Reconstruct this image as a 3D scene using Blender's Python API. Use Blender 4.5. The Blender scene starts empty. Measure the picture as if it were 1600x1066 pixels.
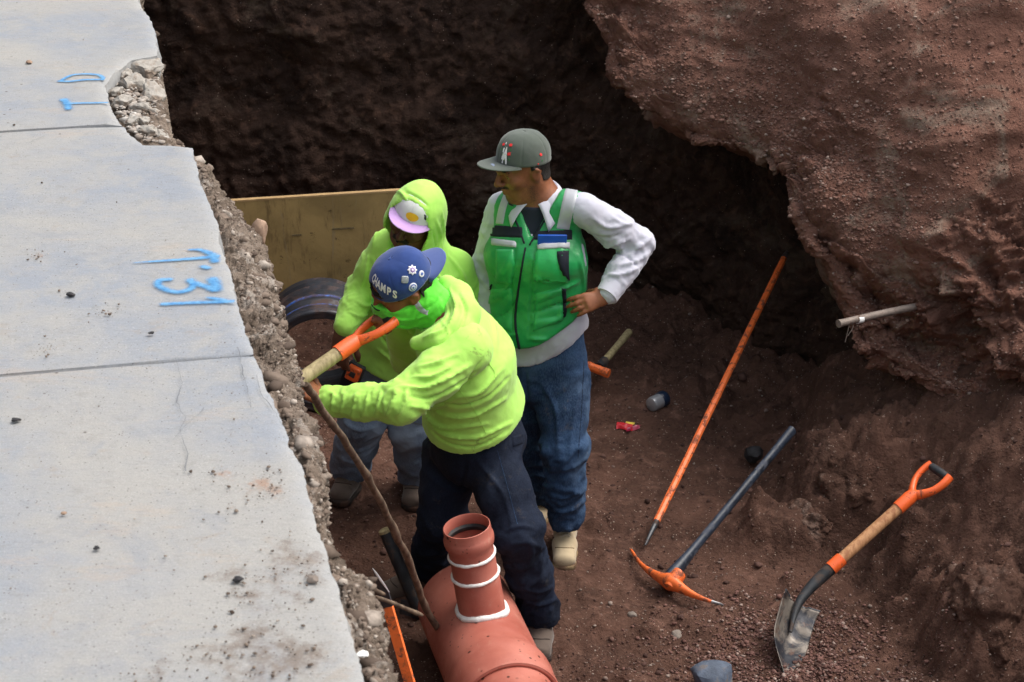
import bpy, math, random
import numpy as np
from mathutils import Vector, Matrix
from mathutils.bvhtree import BVHTree
R = math.radians
sc = bpy.context.scene
COL = sc.collection
# ---------------------------------------------------------------- camera, world, sun
F_PX, PITCH, CAM_Z = 3000.0, R(25.0), 3.9
cam = bpy.data.cameras.new("camera")
cam.sensor_width = 23.5
cam.lens = 23.5*F_PX/1600.0
cam.clip_start = 0.1; cam.clip_end = 500
cam.dof.use_dof = True; cam.dof.focus_distance = 5.9; cam.dof.aperture_fstop = 8.0
camo = bpy.data.objects.new("camera", cam); COL.objects.link(camo)
camo.location = (0, 0, CAM_Z); camo.rotation_euler = (R(90)-PITCH, 0, 0)
sc.camera = camo
SUN_EL, SUN_AZ = R(58), R(75)          # azimuth measured clockwise from +Y (towards the right of the view)
w = bpy.data.worlds.new("World"); sc.world = w; w.use_nodes = True
nt = w.node_tree; nt.nodes.clear()
sky = nt.nodes.new("ShaderNodeTexSky"); sky.sky_type = 'NISHITA'; sky.sun_disc = False
sky.sun_elevation = SUN_EL; sky.sun_rotation = SUN_AZ; sky.air_density = 1.6; sky.dust_density = 6.0; sky.ozone_density = 1.0
bg = nt.nodes.new("ShaderNodeBackground"); bg.inputs[1].default_value = 0.15
wo = nt.nodes.new("ShaderNodeOutputWorld")
hs = nt.nodes.new("ShaderNodeHueSaturation"); hs.inputs["Saturation"].default_value = 0.45
nt.links.new(sky.outputs[0], hs.inputs["Color"]); nt.links.new(hs.outputs[0], bg.inputs[0]); nt.links.new(bg.outputs[0], wo.inputs[0])
sun = bpy.data.lights.new("sun", 'SUN'); sun.energy = 1.0; sun.angle = R(40); sun.color = (1.0, 0.96, 0.9)
suno = bpy.data.objects.new("sun", sun); COL.objects.link(suno)
sd = Vector((math.sin(SUN_AZ)*math.cos(SUN_EL), math.cos(SUN_AZ)*math.cos(SUN_EL), math.sin(SUN_EL)))
suno.rotation_euler = sd.to_track_quat('Z', 'Y').to_euler()
sc.view_settings.view_transform = 'Standard'; sc.view_settings.look = 'None'; sc.view_settings.gamma = 1
sc.view_settings.exposure = 0.72
# ---------------------------------------------------------------- geometry helpers
CAMP = np.array([0, 0, CAM_Z])
_f = np.array([0, math.cos(PITCH), -math.sin(PITCH)]); _u = np.array([0, math.sin(PITCH), math.cos(PITCH)]); _r = np.array([1., 0, 0])
def ray(px, py): return _f+(px-800)/F_PX*_r-(py-533)/F_PX*_u
def A(px, py, Y):                       # survey point of the photograph at forward distance Y
    d = ray(px, py); return CAMP+d*(Y/d[1])
def Az(px, py, z):                      # survey point at height z
    d = ray(px, py); return CAMP+d*((z-CAM_Z)/d[2])
def V3(*a): return np.array(a, float)
def unit(v): v = np.asarray(v, float); return v/(np.linalg.norm(v)+1e-12)
_rs = np.random.RandomState(7)
_perm = _rs.permutation(256); _perm = np.concatenate([_perm, _perm, _perm])
_grad = _rs.normal(size=(256, 3)); _grad /= np.linalg.norm(_grad, axis=1)[:, None]
def pn(p):
    p = np.asarray(p, float); i = np.floor(p).astype(int); f = p-i; i &= 255
    u = f*f*f*(f*(f*6-15)+10); out = 0
    for dx in (0, 1):
        wx = u[:, 0] if dx else 1-u[:, 0]
        for dy in (0, 1):
            wy = u[:, 1] if dy else 1-u[:, 1]
            for dz in (0, 1):
                wz = u[:, 2] if dz else 1-u[:, 2]
                h = _perm[_perm[_perm[i[:, 0]+dx]+i[:, 1]+dy]+i[:, 2]+dz]
                g = _grad[h]
                out = out+wx*wy*wz*(g[:, 0]*(f[:, 0]-dx)+g[:, 1]*(f[:, 1]-dy)+g[:, 2]*(f[:, 2]-dz))
    return out*1.6
def fbm(p, o=4, lac=2.03, gain=.5):
    a, s, t = 1., 0., 0.; p = np.asarray(p, float)
    for k in range(o):
        s = s+a*pn(p+k*17.3); t += a; a *= gain; p = p*lac
    return s/t
def ridge(p, o=4, gain=.55):
    a, s, t = 1., 0., 0.; p = np.asarray(p, float)
    for k in range(o):
        s = s+a*(1-2*np.abs(pn(p+k*31.7))); t += a; a *= gain; p = p*2.07
    return s/t
def cells(p, seed=0):                    # distance to the nearest of jittered cell points (F1), F2-F1 and a cell hash
    p = np.asarray(p, float); b = np.floor(p).astype(int)
    d1 = np.full(len(p), 9.); d2 = np.full(len(p), 9.); hh = np.zeros(len(p))
    for dx in (-1, 0, 1):
        for dy in (-1, 0, 1):
            for dz in (-1, 0, 1):
                c = b+np.array([dx, dy, dz]); ci = c & 255
                h = _perm[_perm[_perm[ci[:, 0]]+ci[:, 1]]+ci[:, 2]]
                q = c+.5+_grad[h]*.45
                d = np.linalg.norm(p-q, axis=1)
                m = d < d1
                d2 = np.where(m, d1, np.minimum(d2, d)); hh = np.where(m, h/255., hh); d1 = np.where(m, d, d1)
    return d1, d2-d1, hh
def sstep(a, b, x):
    t = np.clip((x-a)/(b-a), 0, 1); return t*t*(3-2*t)

def smin(a, b, k):
    if k <= 0: return np.minimum(a, b)
    h = np.clip(.5+.5*(b-a)/k, 0, 1); return b*(1-h)+a*h-k*h*(1-h)
def smax(a, b, k): return -smin(-a, -b, k)
def mesh_obj(name, verts, faces, mat=None, parent=None, smooth=True, attrs=None):
    me = bpy.data.meshes.new(name)
    verts = np.asarray(verts, np.float32)
    if isinstance(faces, np.ndarray):
        n = faces.shape[1]; me.vertices.add(len(verts)); me.vertices.foreach_set('co', verts.ravel())
        me.loops.add(faces.size); me.loops.foreach_set('vertex_index', faces.astype(np.int32).ravel())
        me.polygons.add(len(faces)); me.polygons.foreach_set('loop_start', np.arange(0, faces.size, n, dtype=np.int32))
        me.update(calc_edges=True); me.validate()
    else:
        me.from_pydata([tuple(map(float, v)) for v in verts], [], [tuple(map(int, f)) for f in faces]); me.update()
    if smooth: me.polygons.foreach_set('use_smooth', [True]*len(me.polygons))
    if attrs:
        for k, v in attrs.items():
            a = me.attributes.new(k, 'FLOAT', 'POINT'); a.data.foreach_set('value', np.asarray(v, np.float32))
    o = bpy.data.objects.new(name, me); COL.objects.link(o)
    if mat: me.materials.append(mat)
    if parent: o.parent = parent; o.matrix_parent_inverse = parent.matrix_basis.inverted()
    return o
def tag(o, label=None, cat=None, group=None, kind=None):
    if label: o['label'] = label
    if cat: o['category'] = cat
    if group: o['group'] = group
    if kind: o['kind'] = kind
    return o
def empty(name, loc, label, cat, group=None):
    o = bpy.data.objects.new(name, None); COL.objects.link(o); o.location = tuple(map(float, loc)); o.empty_display_size = .05
    return tag(o, label, cat, group)
def normals(v, f):
    n = np.zeros_like(v)
    a = v[f[:, 2]]-v[f[:, 0]]; b = v[f[:, 3 if f.shape[1] > 3 else 1]]-v[f[:, 1 if f.shape[1] > 3 else 0]]
    c = np.cross(a, b) if f.shape[1] > 3 else np.cross(b, a)
    for k in range(f.shape[1]): 
        for j in range(3): n[:, j] += np.bincount(f[:, k], c[:, j], len(v))
    return n/(np.linalg.norm(n, axis=1)[:, None]+1e-12)
def grid_faces(nu, nv, off=0, wrapu=False):
    i = np.arange(nu if wrapu else nu-1); j = np.arange(nv-1)
    I, J = np.meshgrid(i, j, indexing='ij'); I2 = (I+1) % nu
    return np.stack([I*nv+J, I2*nv+J, I2*nv+J+1, I*nv+J+1], -1).reshape(-1, 4)+off
def cubic(ctrl, n, closed=False):        # Catmull-Rom through control rows
    c = np.asarray(ctrl, float); m = len(c)
    t = np.linspace(0, m-1, n); i = np.clip(np.floor(t).astype(int), 0, m-2); f = (t-i).reshape((-1,)+(1,)*(c.ndim-1))
    g = lambda k: c[np.clip(k, 0, m-1)]
    p0, p1, p2, p3 = g(i-1), g(i), g(i+1), g(i+2)
    p0 = np.where((i == 0).reshape(f.shape), 2*p1-p2, p0); p3 = np.where((i == m-2).reshape(f.shape), 2*p2-p1, p3)
    return .5*((2*p1)+(-p0+p2)*f+(2*p0-5*p1+4*p2-p3)*f**2+(-p0+3*p1-3*p2+p3)*f**3)
def net(ctrl, nu, nv):                   # ctrl [a][b][3] -> (nu,nv,3)
    c = cubic(ctrl, nu); return np.swapaxes(cubic(np.swapaxes(c, 0, 1), nv), 0, 1)
def frames(pts):
    pts = np.asarray(pts, float); T = np.gradient(pts, axis=0); T /= np.linalg.norm(T, axis=1)[:, None]+1e-12
    r = np.array([0, 0, 1.]) if abs(T[0][2]) < .9 else np.array([1., 0, 0])
    N = []; n = unit(r-T[0]*np.dot(r, T[0]))
    for t in T:
        n = unit(n-t*np.dot(n, t)); N.append(n)
    N = np.array(N); return T, N, np.cross(T, N)
def tube_geo(pts, rad, seg=12, caps=True, flat=1.0, off=0):
    pts = np.asarray(pts, float); rad = np.broadcast_to(np.asarray(rad, float), (len(pts),))
    T, N, B = frames(pts); a = np.linspace(0, 2*np.pi, seg, endpoint=False)
    v = pts[:, None]+rad[:, None, None]*(np.cos(a)[None, :, None]*N[:, None]+flat*np.sin(a)[None, :, None]*B[:, None])
    n = len(pts); vs = v.reshape(-1, 3); fs = []
    for i in range(n-1):
        for j in range(seg):
            k = (j+1) % seg; fs.append((i*seg+j+off, i*seg+k+off, (i+1)*seg+k+off, (i+1)*seg+j+off))
    if caps:
        fs.append(tuple(off+j for j in range(seg))[::-1]); fs.append(tuple(off+(n-1)*seg+j for j in range(seg)))
    return vs, fs
class MB:
    def __init__(s): s.v = []; s.f = []; s.n = 0
    def add(s, v, f):
        v = np.asarray(v, float); s.v.append(v); s.f += [tuple(int(k)+s.n for k in q) for q in f]; s.n += len(v); return s
    def tube(s, pts, rad, seg=12, caps=True, flat=1.0): v, f = tube_geo(pts, rad, seg, caps, flat); return s.add(v, f)
    def box(s, c, ax, half):
        c = np.asarray(c, float); ax = [unit(a) for a in ax]
        v = [c+sx*half[0]*ax[0]+sy*half[1]*ax[1]+sz*half[2]*ax[2] for sx in (-1, 1) for sy in (-1, 1) for sz in (-1, 1)]
        return s.add(v, [(0, 1, 3, 2), (4, 6, 7, 5), (0, 4, 5, 1), (2, 3, 7, 6), (0, 2, 6, 4), (1, 5, 7, 3)])
    def build(s, name, mat, parent=None, smooth=True, bevel=0, seg=2, angle=40):
        o = mesh_obj(name, np.concatenate(s.v), s.f, mat, parent, smooth=False)
        if bevel:
            m = o.modifiers.new("bevel", 'BEVEL'); m.width = bevel; m.segments = seg; m.limit_method = 'ANGLE'; m.angle_limit = R(30)
        if smooth:
            o.data.polygons.foreach_set('use_smooth', [True]*len(o.data.polygons))
            e = o.data; 
            try: e.set_sharp_from_angle(angle=R(angle))
            except Exception: pass
        return o
# ---------------------------------------------------------------- material helper
def lin(h):                              # sRGB 0-255 -> linear
    return tuple(((c/255.)/12.92 if c/255. <= .04045 else ((c/255.+.055)/1.055)**2.4) for c in h)+(1,)
class Mat:
    def __init__(s, name, rough=.8, spec=.3, metal=0):
        s.m = bpy.data.materials.new(name); s.m.use_nodes = True; s.t = s.m.node_tree; s.b = s.t.nodes['Principled BSDF']
        s.b.inputs['Roughness'].default_value = rough; s.b.inputs['Metallic'].default_value = metal
        s.b.inputs['Specular IOR Level'].default_value = spec
        s.co = s.t.nodes.new('ShaderNodeTexCoord').outputs['Object']; s.h = None
    def nd(s, t, **kw):
        n = s.t.nodes.new(t)
        for k, v in kw.items(): setattr(n, k, v)
        return n
    def ln(s, a, b): s.t.links.new(a, b)
    def co_scaled(s, sc_):
        m = s.nd('ShaderNodeMapping'); m.inputs['Scale'].default_value = sc_; s.ln(s.co, m.inputs[0]); return m.outputs[0]
    def noise(s, scale, det=5, rough=.55, dist=0, stretch=None):
        n = s.nd('ShaderNodeTexNoise'); n.inputs['Scale'].default_value = scale; n.inputs['Detail'].default_value = det
        n.inputs['Roughness'].default_value = rough; n.inputs['Distortion'].default_value = dist
        s.ln(s.co_scaled(stretch) if stretch else s.co, n.inputs['Vector']); return n.outputs['Fac']
    def voro(s, scale, feature='F1', out='Distance', rnd=1.0, stretch=None):
        n = s.nd('ShaderNodeTexVoronoi', feature=feature); n.inputs['Scale'].default_value = scale; n.inputs['Randomness'].default_value = rnd
        s.ln(s.co_scaled(stretch) if stretch else s.co, n.inputs['Vector']); return n.outputs[out]
    def attr(s, name): n = s.nd('ShaderNodeAttribute'); n.attribute_name = name; return n.outputs['Fac']
    def ramp(s, fac, a, b, lo=0., hi=1.):
        n = s.nd('ShaderNodeMapRange', interpolation_type='SMOOTHSTEP'); n.inputs[1].default_value = a; n.inputs[2].default_value = b
        n.inputs[3].default_value = lo; n.inputs[4].default_value = hi; s.ln(fac, n.inputs[0]); return n.outputs[0]
    def math(s, op, a, b=0.0):
        n = s.nd('ShaderNodeMath', operation=op)
        for i, x in enumerate((a, b)):
            if isinstance(x, (int, float)): n.inputs[i].default_value = x
            else: s.ln(x, n.inputs[i])
        return n.outputs[0]
    def mix(s, fac, a, b, mode='MIX'):
        n = s.nd('ShaderNodeMix', data_type='RGBA', blend_type=mode)
        if isinstance(fac, (int, float)): n.inputs[0].default_value = fac
        else: s.ln(fac, n.inputs[0])
        for i, x in ((6, a), (7, b)):
            if isinstance(x, tuple): n.inputs[i].default_value = x if len(x) == 4 else x+(1,)
            else: s.ln(x, n.inputs[i])
        return n.outputs[2]
    def color(s, c):
        if isinstance(c, tuple): s.b.inputs['Base Color'].default_value = c if len(c) == 4 else c+(1,)
        else: s.ln(c, s.b.inputs['Base Color'])
        return s
    def bump(s, h, dist=.01, strength=1.0):
        n = s.nd('ShaderNodeBump'); n.inputs['Distance'].default_value = dist; n.inputs['Strength'].default_value = strength
        s.ln(h, n.inputs['Height'])
        if s.h: s.ln(s.h, n.inputs['Normal'])
        s.h = n.outputs[0]; s.ln(s.h, s.b.inputs['Normal']); return s
    def rough(s, f): s.ln(f, s.b.inputs['Roughness']); return s

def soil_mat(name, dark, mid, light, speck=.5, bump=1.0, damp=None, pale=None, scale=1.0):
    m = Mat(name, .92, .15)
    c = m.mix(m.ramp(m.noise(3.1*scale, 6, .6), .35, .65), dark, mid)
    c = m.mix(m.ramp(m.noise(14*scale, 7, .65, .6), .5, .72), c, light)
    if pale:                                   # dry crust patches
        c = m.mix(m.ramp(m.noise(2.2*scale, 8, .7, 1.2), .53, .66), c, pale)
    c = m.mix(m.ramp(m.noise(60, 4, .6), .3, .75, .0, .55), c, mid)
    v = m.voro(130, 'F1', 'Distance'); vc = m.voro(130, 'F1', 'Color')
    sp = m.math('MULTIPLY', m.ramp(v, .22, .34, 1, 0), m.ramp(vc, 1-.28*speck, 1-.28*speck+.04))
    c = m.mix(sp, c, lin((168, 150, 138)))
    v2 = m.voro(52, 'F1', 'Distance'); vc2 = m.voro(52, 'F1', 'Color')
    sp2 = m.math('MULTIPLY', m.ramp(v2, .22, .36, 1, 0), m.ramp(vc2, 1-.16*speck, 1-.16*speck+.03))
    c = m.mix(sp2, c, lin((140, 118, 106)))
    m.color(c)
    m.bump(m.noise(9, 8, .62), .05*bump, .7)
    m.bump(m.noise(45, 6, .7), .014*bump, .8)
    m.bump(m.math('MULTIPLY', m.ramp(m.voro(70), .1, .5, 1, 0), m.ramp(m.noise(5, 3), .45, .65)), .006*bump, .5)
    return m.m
M = {}
M['floor'] = soil_mat('trench_floor_soil', lin((70, 50, 42)), lin((98, 71, 60)), lin((118, 88, 76)), .7, 1.4)
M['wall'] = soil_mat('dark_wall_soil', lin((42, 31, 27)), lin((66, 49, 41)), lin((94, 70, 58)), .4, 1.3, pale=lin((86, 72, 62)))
M['spoil'] = soil_mat('spoil_bank_soil', lin((98, 69, 58)), lin((124, 88, 75)), lin((136, 102, 88)), .5, .9, pale=lin((136, 118, 104)))
M['clod'] = soil_mat('clod_soil', lin((62, 42, 34)), lin((86, 60, 50)), lin((106, 78, 66)), .5, 1.5, pale=lin((98, 80, 72)))
M['bank'] = soil_mat('side_bank_soil', lin((88, 76, 66)), lin((132, 118, 106)), lin((160, 148, 136)), .8, 1.4, pale=lin((172, 164, 156)), scale=2.2)
def simple(name, rgb, rough=.6, spec=.4, metal=0, var=.15, vs=20, bump=0, bs=80, dirt=None, dirt_amt=.4, dirt_scale=12):
    m = Mat(name, rough, spec, metal); c = rgb
    c = m.mix(m.ramp(m.noise(vs, 5, .6), .3, .7, 0, 1), tuple(x*(1-var) for x in rgb[:3])+(1,), tuple(min(1, x*(1+var)) for x in rgb[:3])+(1,))
    if dirt:
        f = m.ramp(m.noise(dirt_scale, 8, .68, .5), .62-dirt_amt*.3, .70-dirt_amt*.2, 0, .85); c = m.mix(f, c, dirt)
        m.rough(m.ramp(f, 0, 1, rough, .9))
    m.color(c)
    if bump: m.bump(m.noise(bs, 5, .6), bump)
    return m.m
# ================================================================ THE SETTING
TD = unit(V3(-.255, .967, 0)); TN = V3(.967, .255, 0)/np.hypot(.967, .255)   # trench direction and its normal (to the right)
def plan_line(pts, n): return cubic(np.array(pts, float), n)
WALL_PLAN = plan_line([(-3.6, 8.9), (-2.4, 9.05), (-1.2, 9.0), (-.2, 8.95), (.5, 8.8), (.95, 8.45), (1.25, 8.1), (1.5, 7.65), (1.68, 7.1), (1.95, 6.6), (2.3, 6.1), (2.7, 5.5)], 300)
def wall_dist(x, y):
    p = np.stack([x, y], -1); out = np.full(len(p), 9.)
    for i in range(0, 300, 4): out = np.minimum(out, np.hypot(p[:, 0]-WALL_PLAN[i, 0], p[:, 1]-WALL_PLAN[i, 1]))
    return out
def floor_h(x, y, fine=True):
    x = np.asarray(x, float).ravel(); y = np.asarray(y, float).ravel()
    s = x*TN[0]+y*TN[1]; z = np.zeros_like(x)
    p = np.stack([x, y, x*0], -1)
    z += .14*(1-sstep(0, .7, wall_dist(x, y)+.12*pn(p*2.3)))*sstep(5.5, 7, y)
    z += .12*np.exp(-(((x+.55)/.5)**2+((y-6.85)/.5)**2))
    foot = 2.96+.15*sstep(6.7, 7.6, y)+.10*pn(p*1.9+3)
    rise = np.clip(s-foot, 0, 9); z += np.where(y < 7.4, 1.0, 1-sstep(7.4, 7.9, y))*(.85*rise+.10*sstep(0, .12, rise))
    lf = (x*TN[0]+y*TN[1])-(.36); z += .55*(1-sstep(-.05, .5, lf+.08*pn(p*3.1)))      # talus under the pavement side
    z *= 1-.9*np.exp(-(((x-.95)/.28)**2+((y-5.6)/.30)**2))
    wx, wy = x+.07*fbm(p*4, 3), y+.07*fbm(p*4+7, 3); lump = np.zeros_like(x)
    for cx_, cy_, h_, rx_, ry_ in ((1.33, 6.72, .44, .25, .26), (1.52, 6.72, .50, .28, .24), (1.03, 6.50, .22, .16, .16), (1.66, 6.98, .46, .40, .26), (1.66, 5.74, .34, .22, .34), (1.90, 6.42, .40, .28, .24), (1.62, 6.36, .34, .22, .18), (.55, 7.9, .10, .35, .22), (-.3, 7.9, .08, .3, .2)):
        lump = np.maximum(lump, h_*np.exp(-(((wx-cx_)/rx_)**4+((wy-cy_)/ry_)**4)))
    lm = np.clip((lump-z)/.08, 0, 1)*np.clip(lump/.15, 0, 1); z = smax(z, lump, .06)-.003; z += lm*(-.08*ridge(p*4.5+4, 4)+.03*fbm(p*13, 3)-.012*ridge(p*20, 2)) if fine else 0
    z += .035*fbm(p*1.5, 3)+.022*ridge(p*3.7+9, 3)
    if fine:
        n = fbm(p*9, 4); z += .014*n+.018*np.clip(fbm(p*24+5, 2), .1, 1)-.008*ridge(p*13, 3)
        d1, dd, hh = cells(np.stack([x*16, y*16, x*0+.5], -1)); z += .016*np.clip(.42-d1, 0, 1)*(hh > .55)/.42
        d1, dd, hh = cells(np.stack([x*7, y*7, x*0+3.5], -1)); z += .05*np.clip(.45-d1, 0, 1)*(hh > .6)/.45+.02*np.clip(ridge(p*8+2, 3), -.3, .8)*sstep(-.1, .3, fbm(p*1.7+8, 2))
        amt = sstep(2.55, 2.9, s)
        z += amt*(-.10*ridge(p*3.2, 4)-.04*ridge(p*9+3, 3)+.03*fbm(p*14, 3)+.03)
    return z
def fz(x, y): return float(floor_h([x], [y], False)[0])
xs = np.arange(-2.6, 3.3, .0125); ys = np.arange(3.2, 9.5, .0135)
X, Yg = np.meshgrid(xs, ys, indexing='ij')
Z = floor_h(X, Yg).reshape(X.shape)
vf = np.stack([X, Yg, Z], -1).reshape(-1, 3)
ff = grid_faces(len(xs), len(ys))
tag(mesh_obj('ground', vf, ff, M['floor']), kind='structure')

# far and side pit walls, one sheet standing on the plan line
def sheet(name, P, mat, disp, kind='structure', extra=None):
    nu, nv = P.shape[:2]; v = P.reshape(-1, 3); f = grid_faces(nu, nv); n = normals(v, f)
    if np.mean(np.sum(n*(CAMP-v), 1)) < 0: n = -n; f = f[:, ::-1].copy()
    v = v+n*disp(v)[:, None]
    o = mesh_obj(name, v, f, mat); 
    if kind: tag(o, kind=kind)
    return o, v, f
nu, nv = 760, 300
pl = cubic(WALL_PLAN[::12], nu); hts = np.linspace(-.15, 3.0, nv)
T = np.gradient(pl, axis=0); T /= np.linalg.norm(T, axis=1)[:, None]; Nn = np.stack([T[:, 1], -T[:, 0]], -1)  # points to the pit
top = 3.0-1.9*sstep(.35, .62, np.linspace(0, 1, nu))
P = np.zeros((nu, nv, 3))
for j, t in enumerate(np.linspace(0, 1, nv)):
    lean = -.18*t+.10*np.sin(t*5.5)*.6
    P[:, j, 0] = pl[:, 0]+Nn[:, 0]*lean; P[:, j, 1] = pl[:, 1]+Nn[:, 1]*lean; P[:, j, 2] = -.15+(top+.15)*t
def disp_wall(v):
    q = v*V3(1, 1, 1.3)
    sw = v@V3(.3, .2, 1.)*3.2+fbm(v*1.8+3, 3)*1.8; sw2 = v@V3(1., .2, .3)*7+fbm(v*3+9, 3)*1.6
    return .012*(sw-np.floor(sw))+.015*(sw2-np.floor(sw2))+.17*fbm(v*1.1, 3)-.09*ridge(v*V3(2.4, 2.4, 1.7)+4, 4)-.030*ridge(v*V3(8, 8, 6), 4)+.028*fbm(v*20, 4)+.05
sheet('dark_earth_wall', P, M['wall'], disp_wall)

# the spoil bank above the undercut on the right
ST = [[(880, -60, 8.6), (900, -100, 8.6), (960, -180, 8.8), (1100, -300, 9.0)],
      [(940, 80, 8.3), (990, 30, 8.3), (1080, -80, 8.4), (1250, -300, 8.6)],
      [(1030, 200, 8.0), (1110, 110, 8.0), (1230, -40, 8.0), (1400, -300, 8.2)],
      [(1170, 243, 7.7), (1230, 150, 7.7), (1340, 0, 7.7), (1520, -280, 7.9)],
      [(1250, 268, 7.45), (1330, 200, 7.4), (1440, 60, 7.4), (1650, -230, 7.6)],
      [(1240, 340, 7.2), (1360, 280, 7.2), (1480, 150, 7.2), (1720, -130, 7.4)],
      [(1300, 450, 7.05), (1400, 380, 7.0), (1520, 260, 7.0), (1760, 0, 7.2)],
      [(1320, 530, 6.95), (1430, 460, 6.9), (1560, 350, 6.85), (1800, 130, 7.0)],
      [(1400, 600, 6.85), (1480, 540, 6.8), (1600, 440, 6.7), (1830, 260, 6.8)],
      [(1490, 650, 6.7), (1560, 600, 6.65), (1660, 520, 6.55), (1860, 380, 6.6)],
      [(1570, 745, 6.55), (1630, 690, 6.5), (1720, 610, 6.4), (1880, 500, 6.4)],
      [(1680, 840, 6.4), (1730, 790, 6.35), (1800, 720, 6.25), (1920, 620, 6.2)]]
ctrl = []
for row in ST:
    L = A(*row[0]); pts = [A(*r) for r in row]
    ins = V3(.06, .32, -.05); under = L+ins; under2 = L+V3(.12, .55, -.22); under3 = L+V3(.20, .75, -.55)
    ctrl.append([under3, under2, under, L, L*.7+pts[1]*.3+V3(-.0, -.02, .03)]+pts[1:])
ctrl = np.array(ctrl)
ctrl[:, -1] += V3(.6, .1, .25)
P = net(ctrl, 520, 420)
P = P[:, ::1]
def disp_spoil(v):
    tj = np.tile(np.linspace(0, 1, 420), 520); ti = np.repeat(np.linspace(0, 1, 520), 420)
    rough = np.clip(sstep(.0, .40, fbm(v*1.35+V3(3, 1, 7), 3))*.9+.65*np.exp(-((tj-.46)/.07)**2)+1.5*np.exp(-((ti-.60-.75*(tj-.55))/.09)**2)*sstep(.42, .5, tj)+.3*sstep(.72, .85, ti), 0, 1.35)*(1-.45*sstep(.68, .8, ti))
    global rough_spoil; rough_spoil = rough          # crusty zones against smooth slides
    lipd = .0
    d1, dd, hh = cells(v*11+.1*0)
    base = .16*fbm(v*1.3, 3)+.06*fbm((v@np.array([[1, 0, 0], [0, 1, 0], [-.6, 0, 1.]]))*V3(2, 3, 5)+3, 3)
    crust = -.16*ridge(v*2.8, 4, .5)-.075*ridge(v*7+2, 4)+.05*np.clip(.5-d1, 0, 1)+.03
    sw = (v@V3(.5, .2, 1.))*5+fbm(v*2.2+3, 3)*1.6; sw2 = (v@V3(-.4, .3, 1.))*13+fbm(v*5+3, 3)*1.5; crust = crust+.06*(sw-np.floor(sw))**1.5+.022*(sw2-np.floor(sw2))
    fl = .005*fbm(v*30, 3)-.010*ridge(v@np.array([[1, 0, 0], [0, 1, 0], [-.9, 0, 1.]])*V3(2, 5, 9), 3)
    return base+rough*crust+fl
o_spoil, v_spoil, f_spoil = sheet('spoil_bank', P, M['spoil'], disp_spoil)

# left earth bank below the pavement
BK = [((190, -160), (205, -150)), ((225, 20), (228, 24)), ((248, 60), (250, 70)), ((236, 100), (253, 120)), ((228, 150), (257, 165)), ((240, 195), (268, 215)),
      ((285, 228), (290, 236)), ((312, 262), (322, 266)), ((330, 320), (378, 325)), ((342, 370), (412, 375)), ((358, 425), (438, 440)), ((378, 495), (462, 505)),
      ((395, 552), (480, 560)), ((412, 598), (484, 625)), ((430, 640), (508, 690)), ((470, 740), (530, 780)), ((500, 840), (535, 860)), ((525, 920), (585, 925)),
      ((550, 1000), (615, 1000)), ((572, 1066), (632, 1066)), ((610, 1180), (668, 1190)), ((680, 1400), (740, 1400))]
ctrl = []
for e, b in BK:
    E = Az(e[0]-14, e[1], 2.3); wdt = max(b[0]-e[0], 4)
    B = Az(b[0], b[1], 2.02); Bh = E*.42+B*.58
    ctrl.append([E+V3(-.14, -.02, -.20), E+V3(-.05, 0, -.16), V3(Bh[0], Bh[1], 2.17), B, B+V3(-.035, 0, -.16), B+V3(-.12, 0, -.5), B+V3(-.16, 0, -1.0), B+V3(-.10, 0, -1.6), B+V3(.0, 0, -2.2)])
P = net(np.array(ctrl), 900, 330)
def disp_bank(v):
    d1, dd, hh = cells(v*17); e1, ee, h2 = cells(v*38)
    return -.034*ridge(v*5, 5)+.024*fbm(v*14, 4)-.014*ridge(v*24, 3)+.018*np.clip(.55-d1, 0, 1)*(.3+hh)+.008*np.clip(.5-e1, 0, 1)-.006
n0 = P.reshape(-1, 3)
o_bank, v_bank, f_bank = sheet('side_earth_bank', P, M['bank'], lambda v: disp_bank(v))

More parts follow.
